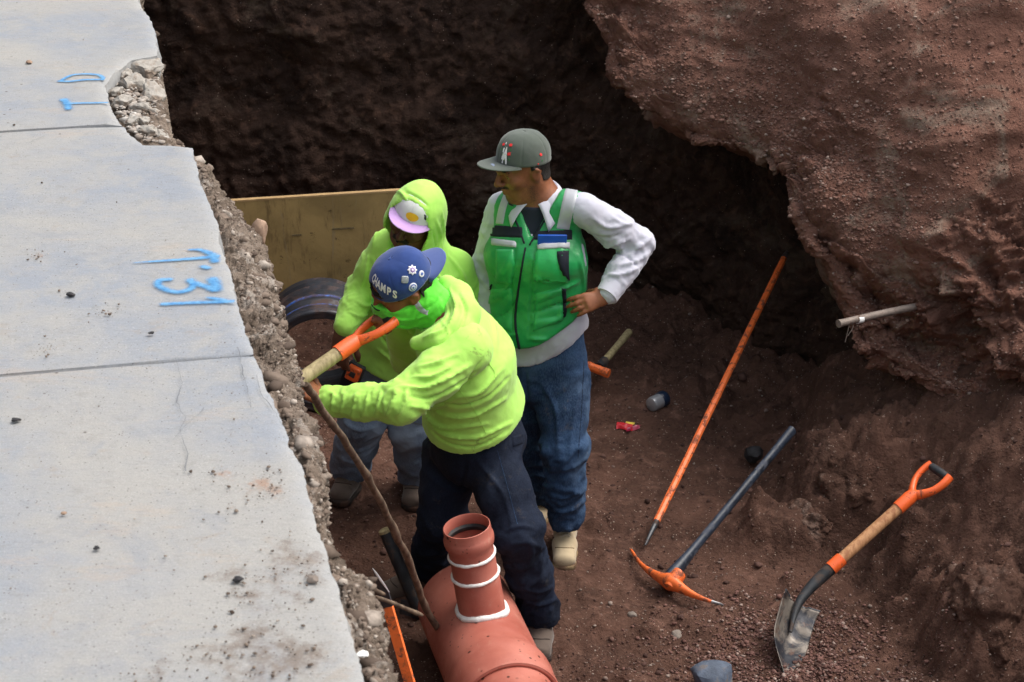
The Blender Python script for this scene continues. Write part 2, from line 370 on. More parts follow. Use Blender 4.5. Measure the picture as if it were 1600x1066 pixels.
# ---------------------------------------------------------------- pavement slabs
def conc():
    m = Mat('old_concrete', .82, .3)
    c = m.mix(m.ramp(m.noise(1.6, 5, .6), .38, .62), lin((130, 135, 143)), lin((148, 146, 142)))
    c = m.mix(m.ramp(m.noise(9, 8, .7, .3), .42, .66, 0, .75), c, lin((148, 146, 142)))
    c = m.mix(m.ramp(m.noise(3.3, 8, .72, .8), .54, .68, 0, .55), c, lin((124, 128, 135)))
    c = m.mix(m.ramp(m.noise(4.7, 9, .75, .2, stretch=(.5, 1.6, 1)), .56, .64, 0, .3), c, lin((160, 144, 127)))
    c = m.mix(m.ramp(m.noise(60, 5, .7, 0, stretch=(.4, 1.3, 1)), .50, .74, 0, .28), c, lin((112, 113, 116)))
    c = m.mix(m.ramp(m.noise(170, 3, .7), .58, .75, 0, .45), c, lin((95, 95, 97)))
    # soil spilt along the broken edge
    geo = m.nd('ShaderNodeAttribute'); geo.attribute_name = 'dirt'
    dn = m.math('ADD', geo.outputs['Fac'], m.math('MULTIPLY', m.math('SUBTRACT', m.noise(13, 9, .75), .5), 1.9))
    c = m.mix(m.ramp(dn, .42, .78, 0, .8), c, lin((106, 93, 83)))
    c = m.mix(m.ramp(dn, .85, 1.1, 0, .8), c, lin((76, 63, 55)))
    g2 = m.attr('ochre'); d2 = m.math('ADD', g2, m.math('MULTIPLY', m.math('SUBTRACT', m.noise(24, 8, .8), .5), 2.0))
    c = m.mix(m.ramp(d2, .55, .9, 0, .8), c, lin((146, 116, 96)))
    c = m.mix(m.ramp(m.noise(330, 3, .7), .50, .70, 0, .6), c, lin((112, 112, 114))); c = m.mix(m.ramp(m.noise(260, 3, .7), .56, .72, 0, .6), c, lin((176, 176, 174)))
    c = m.mix(m.ramp(m.noise(28, 7, .75, .3), .54, .68, 0, .38), c, lin((122, 120, 116))); c = m.mix(m.ramp(m.noise(6.5, 9, .8, .6), .57, .66, 0, .42), c, lin((136, 124, 112)))
    v3 = m.voro(150); vc3 = m.voro(150, out='Color'); c = m.mix(m.math('MULTIPLY', m.ramp(v3, .14, .26, 1, 0), m.ramp(vc3, .74, .76)), c, lin((88, 84, 80)))
    v = m.voro(45); vc = m.voro(45, out='Color')
    c = m.mix(m.math('MULTIPLY', m.ramp(v, .10, .2, 1, 0), m.ramp(vc, .86, .88)), c, lin((86, 80, 75)))
    ed = m.attr('edge')
    c = m.mix(m.math('MULTIPLY', m.ramp(ed, .0, 1), .55), c, lin((160, 162, 164)))
    m.color(c)
    m.bump(m.noise(120, 6, .7, 0, stretch=(.3, 1.4, 1)), .0025, .7); m.bump(m.noise(12, 6, .6), .008, .5); m.bump(m.noise(300, 3, .6), .001, .6)
    return m.m
M['concrete'] = conc()
EDGE = [(190, -200), (208, -60), (216, 0), (236, 30), (246, 62), (244, 84), (205, 92), (178, 112), (163, 132), (172, 160), (186, 188), (205, 210), (222, 224), (270, 226), (299, 229), (310, 262),
        (316, 295), (334, 330), (343, 372), (352, 408), (368, 455), (381, 505), (397, 552), (414, 596), (434, 640), (452, 690), (474, 740), (490, 800), (505, 850), (524, 905), (545, 975), (568, 1050), (600, 1150), (660, 1330), (690, 1420)]
edge_w = np.array([Az(x, y, 2.3)[:2] for x, y in EDGE])
def dense(poly, step):
    out = []
    for a, b in zip(poly[:-1], poly[1:]):
        n = max(1, int(np.hypot(*(b-a))/step)); out += [a+(b-a)*k/n for k in range(n)]
    return np.array(out+[poly[-1]])
edge_d = dense(edge_w, .008)
q = np.concatenate([edge_d, np.zeros((len(edge_d), 1))], 1)
edge_d = edge_d+np.stack([.012*fbm(q*9, 4)+.004*fbm(q*50, 2), .008*fbm(q*9+7, 4)], -1)
J1 = lambda x: (Az(x, 205-.06*x, 2.3)); 
def joint_pts(y0, sl): return Az(-300, y0+sl*-300, 2.3)[:2], Az(420, y0+sl*420, 2.3)[:2]
ja, jb = joint_pts(206, -.062), joint_pts(587, -.0886)
def side(p, j): return (j[1][0]-j[0][0])*(p[:, 1]-j[0][1])-(j[1][1]-j[0][1])*(p[:, 0]-j[0][0])
XL = -3.4
CRACKS = [[(275, 562), (284, 600), (276, 632), (290, 655), (282, 680), (294, 712), (290, 740)], [(0, 228), (45, 226), (70, 214)], [(400, 590), (408, 620), (425, 640), (441, 668)], [(320, 640), (270, 690)], [(372, 545), (392, 640)]]
crack_w = [dense(np.array([Az(x, y, 2.3)[:2] for x, y in c]), .012) for c in CRACKS]
DIRT = [(385, 905, .07, .62), (450, 885, .07, .62), (495, 880, .05, .72), (405, 1010, .10, .70), (470, 1035, .07, .66), (330, 1020, .06, .55), (245, 1050, .05, .6), (450, 960, .06, .6), (505, 905, .03, .6), (395, 935, .04, .5)]
OCH = [(350, 742, .03, .6), (405, 758, .045, .75), (428, 772, .03, .8), (425, 735, .03, .6), (365, 792, .02, .6), (60, 398, .03, .8), (70, 545, .03, .7), (170, 488, .03, .6)]
def attr_blobs(p, L):
    o = np.zeros(len(p))
    for x, y, r, s in L:
        c = Az(x, y, 2.3)[:2]; o = np.maximum(o, s*np.exp(-((p[:, 0]-c[0])**2+((p[:, 1]-c[1])*.7)**2)/r**2))
    return o
def slab(poly, name, z=2.3, th=.13):
    # a clean triangulated cap with a dense border and interior samples
    import mathutils.geometry as mg
    poly = np.asarray(poly); pts = [Vector(p) for p in poly]; n = len(pts)
    lo, hi = poly.min(0), poly.max(0)
    gx, gy = np.meshgrid(np.arange(lo[0]+.01, hi[0], .022), np.arange(lo[1]+.01, hi[1], .022)); g = np.stack([gx.ravel(), gy.ravel()], -1)
    g = g[(g[:, 0] > -1.9)]
    ins = np.zeros(len(g), bool); j = n-1
    for i in range(n):
        a, b = poly[i], poly[j]
        c = ((a[1] > g[:, 1]) != (b[1] > g[:, 1])) & (g[:, 0] < (b[0]-a[0])*(g[:, 1]-a[1])/(b[1]-a[1]+1e-12)+a[0]); ins ^= c; j = i
    g = g[ins]
    e = poly[::3]; dmin = np.full(len(g), 9.)
    for p_ in e: dmin = np.minimum(dmin, np.hypot(*(g-p_).T))
    keep = dmin > .012; g = g[keep]; dmin = dmin[keep]
    allp = pts+[Vector(p) for p in g]
    vs, es, fs, _, _, _ = mg.delaunay_2d_cdt(allp, [(i, (i+1) % n) for i in range(n)], [], 1, 1e-6)
    v2 = np.array([(p.x, p.y) for p in vs]); 
    dd = np.full(len(v2), 9.)
    for p_ in e: dd = np.minimum(dd, np.hypot(*(v2-p_).T))
    zz = np.full(len(v2), z)+.0025*fbm(np.c_[v2*2, v2[:, :1]*0], 3)
    isb = np.zeros(len(v2), bool); isb[:n] = True
    zz[:n] -= .006
    top = np.c_[v2, zz]; V = [top]; Fc = [tuple(f) for f in fs]; base = len(v2); cen = poly.mean(0)
    lay = [(.0, -.02), (.006, -.06), (-.004, -.10), (-.03, -th)]
    # ring layers down the side
    nrm = np.roll(poly, -1, 0)-np.roll(poly, 1, 0); nrm = np.stack([nrm[:, 1], -nrm[:, 0]], -1); nrm /= np.linalg.norm(nrm, axis=1)[:, None]+1e-9
    area = .5*np.sum(poly[:, 0]*np.roll(poly[:, 1], -1)-np.roll(poly[:, 0], -1)*poly[:, 1])
    if area < 0: nrm = -nrm
    prev = list(range(n)); q3 = np.c_[poly*18, np.zeros(n)]
    for k, (o, dz) in enumerate(lay):
        jit = .010*fbm(q3+V3(0, 0, dz*30), 3)
        ring = np.c_[poly+nrm*(o+jit)[:, None], z+dz+.006*fbm(q3*2+k, 2)]
        V.append(ring); idx = list(range(base, base+n)); base += n
        for i in range(n):
            j = (i+1) % n; fq = (prev[i], idx[i], idx[j], prev[j]); Fc.append(fq if area > 0 else fq[::-1])
        prev = idx
    V = np.concatenate(V); edge = np.zeros(len(V)); edge[:len(v2)] = np.clip(1-dd/.035, 0, 1)*.6; edge[len(v2):] = .9
    d = np.zeros(len(V)); d[:len(v2)] = attr_blobs(v2, DIRT); oc = np.zeros(len(V)); oc[:len(v2)] = attr_blobs(v2, OCH)
    d[len(v2):] = .35
    o = mesh_obj(name, V, Fc, M['concrete'], smooth=True, attrs={'edge': edge, 'dirt': d, 'ochre': oc})
    try: o.data.set_sharp_from_angle(angle=R(50))
    except Exception: pass
    return tag(o, kind='structure')
sa, sb = side(edge_d, ja), side(edge_d, jb)
def lerp_at(j, x): t = (x-j[0][0])/(j[1][0]-j[0][0]); return j[0]+(j[1]-j[0])*t
G = .006
gv = V3(0, G, 0)[:2]
far = edge_d[sa > 0]; mid_ = edge_d[(sa < 0) & (sb > 0)]; near = edge_d[sb < 0]
slab(np.concatenate([[far[-1]*0+lerp_at(ja, XL)+gv, (XL, far[0][1])], far, [lerp_at(ja, far[-1][0]-.01)+gv]]), 'pavement')
slab(np.concatenate([[lerp_at(jb, XL)+gv, lerp_at(ja, XL)-gv, lerp_at(ja, mid_[0][0]-.01)-gv], mid_, [lerp_at(jb, mid_[-1][0]-.01)+gv]]), 'pavement')
slab(np.concatenate([[(XL, near[-1][1]), lerp_at(jb, XL)-gv, lerp_at(jb, near[0][0]-.01)-gv], near]), 'pavement')
# bedding under the joints, and the street level further off behind the pit
mb = MB(); a, b = far[0], near[-1]
bed = np.array([(XL-.1, near[-1][1]), (XL-.1, far[0][1]), (far[0][0]-.1, far[0][1]), (mid_[0][0]-.25, mid_[0][1]), (mid_[-1][0]-.1, mid_[-1][1]), (near[-1][0]-.1, near[-1][1])])
v = [(x, y, 2.278) for x, y in bed]; tag(mesh_obj('pavement_bedding', v, [tuple(range(len(v)))], M['bank'], smooth=False), kind='structure')
# hairline cracks in the slabs: shallow dark grooves of their own shape
M['crack'] = simple('crack_dust', lin((98, 101, 106)), .95, .1)
mb = MB()
for c in crack_w:
    qq = np.c_[c, c[:, 0]*0]; c = c+.006*np.stack([fbm(qq*30, 3), fbm(qq*30+9, 3)], -1)
    wd = .0007*(.2+np.abs(fbm(qq*12, 2))*2.2); t = np.gradient(c, axis=0); t /= np.linalg.norm(t, axis=1)[:, None]; nn = np.stack([t[:, 1], -t[:, 0]], -1)
    L_ = np.c_[c+nn*wd[:, None], np.full(len(c), 2.3045)]; R_ = np.c_[c-nn*wd[:, None], np.full(len(c), 2.3045)]
    k = len(c); mb.add(np.concatenate([L_, R_]), [(i, i+1, k+i+1, k+i) for i in range(k-1)])
tag(mb.build('pavement_crack', M['crack'], smooth=False), kind='structure')
# street surface beyond, keeps the horizon closed
v = [(-40, -40, 2.2), (XL-.05, -40, 2.2), (XL-.05, 60, 2.2), (-40, 60, 2.2)]
tag(mesh_obj('street', v, [(0, 1, 2, 3)], M['concrete'], smooth=False), kind='structure')
v = [(-3.5, 9.2, 2.9), (3.2, 9.3, 2.6), (40, 9.3, 2.6), (40, 60, 2.6), (-40, 60, 2.6), (-3.5, 60, 2.9)]
tag(mesh_obj('soil_field', [(-3.6, 9.1, 2.85), (6, 9.1, 2.85), (40, 60, 2.85), (-3.6, 60, 2.85)], [(0, 1, 2, 3)], M['spoil'], smooth=False), kind='structure')
tag(mesh_obj('soil_field_side', [(3.1, -30, 2.0), (40, -30, 2.6), (40, 60, 2.6), (5, 9.1, 2.7), (3.2, 6, 2.3), (3.1, 4, 2.0)], [(0, 1, 2, 3, 4, 5)], M['spoil'], smooth=False), kind='structure')

# loose gravel and crumbs of soil lying on the ground, banks and pavement
def gravel(name, P, S, cols, mat, seed=1, flat=.65):
    rs = np.random.RandomState(seed); n = len(P)
    ph = (1+5**.5)/2
    iv = np.array([(-1, ph, 0), (1, ph, 0), (-1, -ph, 0), (1, -ph, 0), (0, -1, ph), (0, 1, ph), (0, -1, -ph), (0, 1, -ph), (ph, 0, -1), (ph, 0, 1), (-ph, 0, -1), (-ph, 0, 1)])/1.9
    it = np.array([(0, 11, 5), (0, 5, 1), (0, 1, 7), (0, 7, 10), (0, 10, 11), (1, 5, 9), (5, 11, 4), (11, 10, 2), (10, 7, 6), (7, 1, 8), (3, 9, 4), (3, 4, 2), (3, 2, 6), (3, 6, 8), (3, 8, 9), (4, 9, 5), (2, 4, 11), (6, 2, 10), (8, 6, 7), (9, 8, 1)])
    r = rs.uniform(.55, 1.25, (n, 12, 1)); ax = rs.uniform(.6, 1.15, (n, 1, 3)); ax[:, :, 2] *= flat
    q = iv[None]*r*ax; a = rs.uniform(0, 6.28, n); ca, sa_ = np.cos(a)[:, None], np.sin(a)[:, None]
    x = q[:, :, 0]*ca-q[:, :, 1]*sa_; y = q[:, :, 0]*sa_+q[:, :, 1]*ca
    V = np.stack([x, y, q[:, :, 2]], -1)*S[:, None, None]+P[:, None]
    F_ = (it[None]+np.arange(n)[:, None, None]*12).reshape(-1, 3)
    o = mesh_obj(name, V.reshape(-1, 3), F_, mat, smooth=False, attrs={'tone': np.repeat(cols, 12)})
    return tag(o, 'loose gravel and crumbs of soil', None, None, 'stuff')
def gravel_mat(name, a, b, c_):
    m = Mat(name, .85, .25); t = m.attr('tone')
    c = m.mix(m.ramp(t, 0, .5), a, b); c = m.mix(m.ramp(t, .72, 1), c, c_); c = m.mix(m.ramp(m.noise(90, 4), .35, .7, 0, .4), c, a); m.color(c); return m.m
M['gravel'] = gravel_mat('floor_gravel', lin((66, 46, 40)), lin((100, 74, 66)), lin((150, 136, 126)))
M['gravel2'] = gravel_mat('bank_gravel', lin((74, 62, 54)), lin((118, 104, 93)), lin((170, 160, 150)))
rs = np.random.RandomState(3)
n = 30000
gx = rs.uniform(-1.3, 2.4, n); gy = rs.uniform(4.9, 9.0, n)
q = np.c_[gx, gy, gx*0]; den = sstep(-.35, .4, fbm(q*1.6+2, 3)); 
near_ = np.exp(-(((gx-.9)/.75)**2+((gy-5.35)/.45)**2)); keep = rs.rand(n) < .25+.4*den+.6*near_
gx, gy = gx[keep], gy[keep]; near_ = near_[keep]; n = len(gx)
S = .0035*np.exp(rs.normal(0, .45, n))*(1+.8*near_); S = np.clip(S, .002, .016); 
gz = floor_h(gx, gy); gravel('gravel', np.c_[gx, gy, gz+S*.25], S, rs.rand(n)**1.5, M['gravel'], 4)
def scatter_sheet(v, f, n, seed, cond=None):
    rs = np.random.RandomState(seed); c = v[f].mean(1); nn = normals(v, f)[f[:, 0]]
    ok = np.ones(len(f), bool) if cond is None else cond(c, nn)
    idx = np.where(ok)[0]; k = rs.choice(idx, n); return c[k], nn[k]
c, nn = scatter_sheet(v_spoil, f_spoil, 26000, 5, lambda c, n_: (n_[:, 2] > .15) & (c[:, 0] < 3.0) & (c[:, 2] < 2.6))
rs = np.random.RandomState(8); S = np.clip(.0042*np.exp(rs.normal(0, .5, len(c))), .002, .02)
M['gravel3'] = gravel_mat('spoil_gravel', lin((100, 72, 62)), lin((128, 96, 84)), lin((166, 148, 136)))
gravel('gravel', c+nn*.001, S, rs.rand(len(c))**1.3*.95, M['gravel3'], 9)
c, nn = scatter_sheet(v_bank, f_bank, 15000, 6, lambda c, n_: (c[:, 2] > 1.6) & (n_[:, 2] > -.4))
rs = np.random.RandomState(18); S = np.clip(.0038*np.exp(rs.normal(0, .55, len(c))), .0015, .02)
gravel('gravel', c, S, rs.rand(len(c)), M['gravel2'], 19)
# grit on the slabs
n = 900; px = rs.uniform(-20, 560, n); py = rs.uniform(-10, 1080, n)
P_ = np.array([Az(a, b, 2.304) for a, b in zip(px, py)]); 
e_i = np.array([edge_w[np.argmin(abs(edge_w[:, 1]-p[1]))][0] for p in P_]); k1 = P_[:, 0] < e_i-.03
P1 = P_[k1]; dl = e_i[k1]-P1[:, 0]; dirtv = attr_blobs(P1[:, :2], DIRT)+attr_blobs(P1[:, :2], OCH); keep = rs.rand(len(P1)) < .22+.9*dirtv
P1 = P1[keep]; S = np.clip(.0016*np.exp(rs.normal(0, .5, len(P1))), .0008, .005)
extra = []; 
for x, y, r, s_ in DIRT+OCH:
    k = int(110*r/.1*s_); a = Az(x, y, 2.304); e = rs.normal(0, r*.5, (k, 2)); extra.append(np.c_[a[0]+e[:, 0], a[1]+e[:, 1]*1.3, np.full(k, 2.304)])
extra = np.concatenate(extra); ee = np.array([edge_w[np.argmin(abs(edge_w[:, 1]-p[1]))][0] for p in extra]); extra = extra[extra[:, 0] < ee-.02]
P2 = np.concatenate([P1, extra]); S = np.clip(.0013*np.exp(rs.normal(0, .6, len(P2))), .0007, .0045)
gravel('gravel', P2, S, rs.rand(len(P2)), M['gravel2'], 29)

# rubble filling the notch of the far slab, and larger pieces in the left bank
import itertools
rs = np.random.RandomState(91); P_ = []; 
NOTCH = np.array([(240, 88), (205, 96), (182, 116), (168, 134), (176, 160), (190, 186), (208, 208), (226, 222), (262, 222), (255, 180), (248, 130)], float)
def inpoly(p, poly):
    r = False; j = len(poly)-1
    for i in range(len(poly)):
        a, b = poly[i], poly[j]
        if (a[1] > p[1]) != (b[1] > p[1]) and p[0] < (b[0]-a[0])*(p[1]-a[1])/(b[1]-a[1])+a[0]: r = not r
        j = i
    return r
while len(P_) < 900:
    q = rs.uniform((160, 85), (268, 225)); 
    if inpoly(q, NOTCH): P_.append(Az(q[0], q[1], 2.262-.0005*max(0, q[0]-205)))
P_ = np.array(P_); S = np.clip(.0055*np.exp(rs.normal(0, .6, len(P_))), .002, .018)
M['rubble'] = gravel_mat('rubble_mix', lin((112, 98, 88)), lin((156, 148, 140)), lin((186, 182, 176)))
gravel('rubble', P_, S, rs.rand(len(P_)), M['rubble'], 93, .5)
pts = np.array([Az(*q, 2.255)[:2] for q in NOTCH]); c0 = pts.mean(0)
gx, gy = np.meshgrid(np.linspace(pts[:, 0].min()-.02, pts[:, 0].max()+.02, 130), np.linspace(pts[:, 1].min()-.03, pts[:, 1].max()+.03, 170), indexing='ij'); q = np.c_[gx.ravel(), gy.ravel(), gx.ravel()*0]
ed = np.interp(q[:, 1], pts[[8, 9, 10, 0], 1], pts[[8, 9, 10, 0], 0]); drop = np.clip(q[:, 0]-ed, 0, 1)
zz = 2.252+.018*fbm(q*14, 4)-.018*ridge(q*22, 3)-1.6*drop
fq = grid_faces(130, 170); fq = fq[drop[fq].max(1) < .022]; o = mesh_obj('broken_slab_bed', np.c_[q[:, :2], zz], fq, M['bank']); tag(o, kind='structure')
c, nn = scatter_sheet(v_bank, f_bank, 900, 66, lambda c, n_: (c[:, 2] > 1.7) & (n_[:, 2] > -.3) & (c[:, 1] > 2.2))
S = np.clip(.013*np.exp(rs.normal(0, .5, len(c))), .006, .034); gravel('rubble', c-nn*.004, S, rs.rand(len(c))**1.6, M['gravel2'], 95, .7)

rs = np.random.RandomState(101); n = 7000; gx = rs.normal(0, .20, n); gy = rs.normal(0, .17, n); c0 = Az(1235, 1030, 0)
gx += c0[0]; gy += c0[1]; k = rs.rand(n) < sstep(-.5, .3, fbm(np.c_[gx, gy, gx*0]*5, 3)); gx, gy = gx[k], gy[k]
S = np.clip(.0055*np.exp(rs.normal(0, .35, len(gx))), .003, .013); gravel('gravel', np.c_[gx, gy, floor_h(gx, gy)+S*.3], S, rs.rand(len(gx))**1.2, gravel_mat('pink_gravel', lin((78, 54, 48)), lin((116, 84, 76)), lin((158, 138, 128))), 102)
n = 420; gx = rs.uniform(-1., 2.0, n); gy = rs.uniform(4.9, 8.8, n); S = np.clip(.011*np.exp(rs.normal(0, .4, n)), .006, .028)
gravel('gravel', np.c_[gx, gy, floor_h(gx, gy)+S*.2], S, rs.rand(n)**3*.9, M['gravel'], 103, .75)
# ================================================================ THINGS
M['orange'] = simple('orange_paint', (.85, .165, .035), .45, .5, 0, .1, 30, .0006, 200, lin((94, 64, 52)), .38, 26)
M['orange_plain'] = simple('orange_plastic', (.85, .13, .025), .4, .5, 0, .08, 30, .0004, 200, lin((110, 66, 50)), .22, 30)
M['steel'] = simple('worn_steel', (.30, .30, .31), .42, .5, .6, .35, 26, .0008, 90, lin((92, 74, 64)), .55, 18)
M['steel_dark'] = simple('dark_steel', (.05, .055, .065), .45, .5, .3, .4, 30, .0006, 120, lin((84, 66, 58)), .35, 20)
M['black'] = simple('black_rubber', (.022, .024, .028), .55, .4, 0, .3, 30, .0005, 150, lin((80, 66, 58)), .35, 22)
M['wood'] = None
M['black_blue'] = simple('blue_black_handle', (.018, .026, .042), .42, .5, 0, .5, 24, .0006, 150, lin((74, 78, 90)), .35, 20)
def wood(name, a, b, axis=(1, 1, .06), s_=60, d=.3):
    m = Mat(name, .6, .3); c = m.mix(m.ramp(m.noise(s_, 5, .6, .3, stretch=axis), .35, .68), a, b)
    c = m.mix(m.ramp(m.noise(16, 7, .7), .55, .7, 0, d), c, lin((96, 78, 62))); m.color(c); m.bump(m.noise(s_*2, 4, .6, 0, stretch=axis), .0008); return m.m
M['wood'] = wood('ash_handle_wood', lin((196, 148, 106)), lin((158, 108, 74)))
M['wood_old'] = wood('worn_handle_wood', lin((176, 162, 122)), lin((140, 126, 92)))
M['wood_grey'] = wood('weathered_stick_wood', lin((122, 104, 88)), lin((74, 60, 50)), (1, 1, .2), 40, .5)
M['clay'] = None
def claymat():
    m = Mat('terracotta_pvc', .38, .5); c = m.mix(m.ramp(m.noise(5, 5, .6), .35, .7), lin((162, 88, 74)), lin((182, 110, 95)))
    c = m.mix(m.ramp(m.noise(20, 8, .75, .4), .56, .72, 0, .35), c, lin((186, 150, 130)))
    c = m.mix(m.ramp(m.noise(2.4, 3), .5, .7, 0, .45), c, lin((150, 70, 55)))
    d = m.voro(26); dc = m.voro(26, out='Color'); c = m.mix(m.math('MULTIPLY', m.ramp(d, .12, .2, 1, 0), m.ramp(dc, .6, .62)), c, lin((80, 40, 28)))
    d2 = m.voro(75); dc2 = m.voro(75, out='Color'); c = m.mix(m.math('MULTIPLY', m.math('MULTIPLY', m.ramp(d2, .16, .26, 1, 0), m.ramp(dc2, .72, .74)), m.ramp(m.noise(5, 2), .5, .58)), c, lin((74, 40, 30)))
    c = m.mix(m.ramp(m.noise(34, 9, .8, 0, stretch=(1, .4, 1)), .58, .72, 0, .35), c, lin((206, 170, 152)))
    m.color(c); m.rough(m.ramp(m.noise(14, 5), .3, .7, .38, .7)); m.bump(m.noise(40, 4), .0008); return m.m
M['clay'] = claymat()
M['caulk'] = simple('white_sealant', (.80, .80, .78), .5, .4, 0, .06, 40, .003, 60)
def along(a, b, n, bend=None):
    t = np.linspace(0, 1, n)[:, None]; p = np.asarray(a)*(1-t)+np.asarray(b)*t
    if bend is not None: p = p+np.sin(t*np.pi)*np.asarray(bend)
    return p
# ---------------------------------------------------------------- drain pipe
PA = V3(-.175, 5.80, .172); PB = PA-TD*2.6
pd = unit(PB-PA); pu = V3(0, 0, 1); ps = np.cross(pd, pu)
pipe = empty('drain_pipe', (PA[0], PA[1], 0), 'large terracotta orange plastic sewer pipe with an upright branch, lying at the worker\'s feet', 'pipe')
def lathe(c, ax, prof, seg=96, squash=None):
    ax = unit(ax); r = np.array([0, 0, 1.]) if abs(ax[2]) < .9 else np.array([1., 0, 0]); a1 = unit(r-ax*np.dot(r, ax)); a2 = np.cross(ax, a1)
    a = np.linspace(0, 2*np.pi, seg, endpoint=False); v = []
    for t, rr in prof: v.append(c+ax*t+rr*(np.cos(a)[:, None]*a1+np.sin(a)[:, None]*a2))
    return np.concatenate(v), [(i*seg+j, i*seg+(j+1) % seg, (i+1)*seg+(j+1) % seg, (i+1)*seg+j) for i in range(len(prof)-1) for j in range(seg)]
L0 = .51
prof = [(t_, r_-.024) for t_, r_ in [(.0, .172), (0, .186), (.01, .190), (L0-.06, .190), (L0-.03, .192), (L0-.005, .199), (L0+.02, .204), (L0+.045, .205), (L0+.07, .203), (L0+.085, .202), (L0+.145, .202), (L0+.15, .200), (L0+.152, .192), (L0+.148, .184)]]
MB().add(*lathe(PA, pd, prof)).build('socket_pipe', M['clay'], pipe)
MB().add(*lathe(PA, pd, [(.0, .148), (.3, .148), (L0+.12, .154)])).build('pipe_lining', M['clay'], pipe)
MB().add(*lathe(PA, pd, [(L0+.10, .160), (L0+.2, .160), (2.6, .160), (2.6, .146), (.6, .146)])).build('inserted_pipe', M['clay'], pipe)
BF = V3(-.090, 5.515, .25); BT = Az(729, 822, .655); bax = unit(BT-BF); bl = np.linalg.norm(BT-BF)
br = MB().add(*lathe(BF, bax, [(t_, r_*.92) for t_, r_ in [(-.05, .086), (bl-.190, .086), (bl-.184, .083), (bl-.112, .083), (bl-.108, .083), (bl-.085, .083), (bl-.075, .085), (bl-.066, .090), (bl-.055, .0925), (bl-.042, .0925), (bl-.034, .090), (bl-.028, .087), (bl-.006, .087), (bl, .086), (bl+.001, .083), (bl-.004, .080), (bl-.03, .080), (bl-.05, .084), (bl-.07, .080), (bl-.4, .078)]])).build('branch_pipe', M['clay'], pipe)
MB().add(*lathe(BF, bax, [(bl-.062, .073), (bl-.055, .068), (bl-.045, .067), (bl-.037, .073)])).build('rubber_gasket', M['black'], br)
def ring(c, ax, r, tr, jit=.0016, seed=0, a0=0, a1=2*math.pi):
    ax = unit(ax); rr = unit(V3(0, 0, 1)-ax*ax[2]) if abs(ax[2]) < .9 else unit(V3(1, 0, 0)-ax*ax[0]); r2 = np.cross(ax, rr)
    a = np.linspace(a0, a1, 80); p = c+r*(np.cos(a)[:, None]*rr+np.sin(a)[:, None]*r2); q = p*40+seed
    p = p+ax*jit*1.5*fbm(q, 2)[:, None]; return tube_geo(p, tr*(1+.35*fbm(q*.7+4, 2)), 10)
MB().add(*ring(BF+bax*(bl-.110), bax, .0770, .0060)).build('sealant_bead', M['caulk'], pipe)
MB().add(*ring(BF+bax*(bl-.187), bax, .0785, .0062, seed=5)).build('sealant_bead', M['caulk'], pipe)
# saddle bead where the branch meets the main pipe
b1 = unit(V3(1, 0, 0)-bax*bax[0]); b2 = np.cross(bax, b1); pts = []
for a in np.linspace(0, 2*np.pi, 90):
    o = BF+.081*(math.cos(a)*b1+math.sin(a)*b2); rel = o-PA; rp = rel-pd*np.dot(rel, pd); bp = bax-pd*np.dot(bax, pd)
    Aq, Bq, Cq = bp@bp, 2*rp@bp, rp@rp-.169**2; t = (-Bq+math.sqrt(max(Bq*Bq-4*Aq*Cq, 0)))/(2*Aq); pts.append(o+bax*t)
pts = np.array(pts); pts += .003*np.c_[fbm(pts*30, 2), fbm(pts*30+3, 2), fbm(pts*30+7, 2)]
MB().tube(pts, .0115*(1+.3*fbm(pts*26, 2)), 12).build('sealant_bead', M['caulk'], pipe)
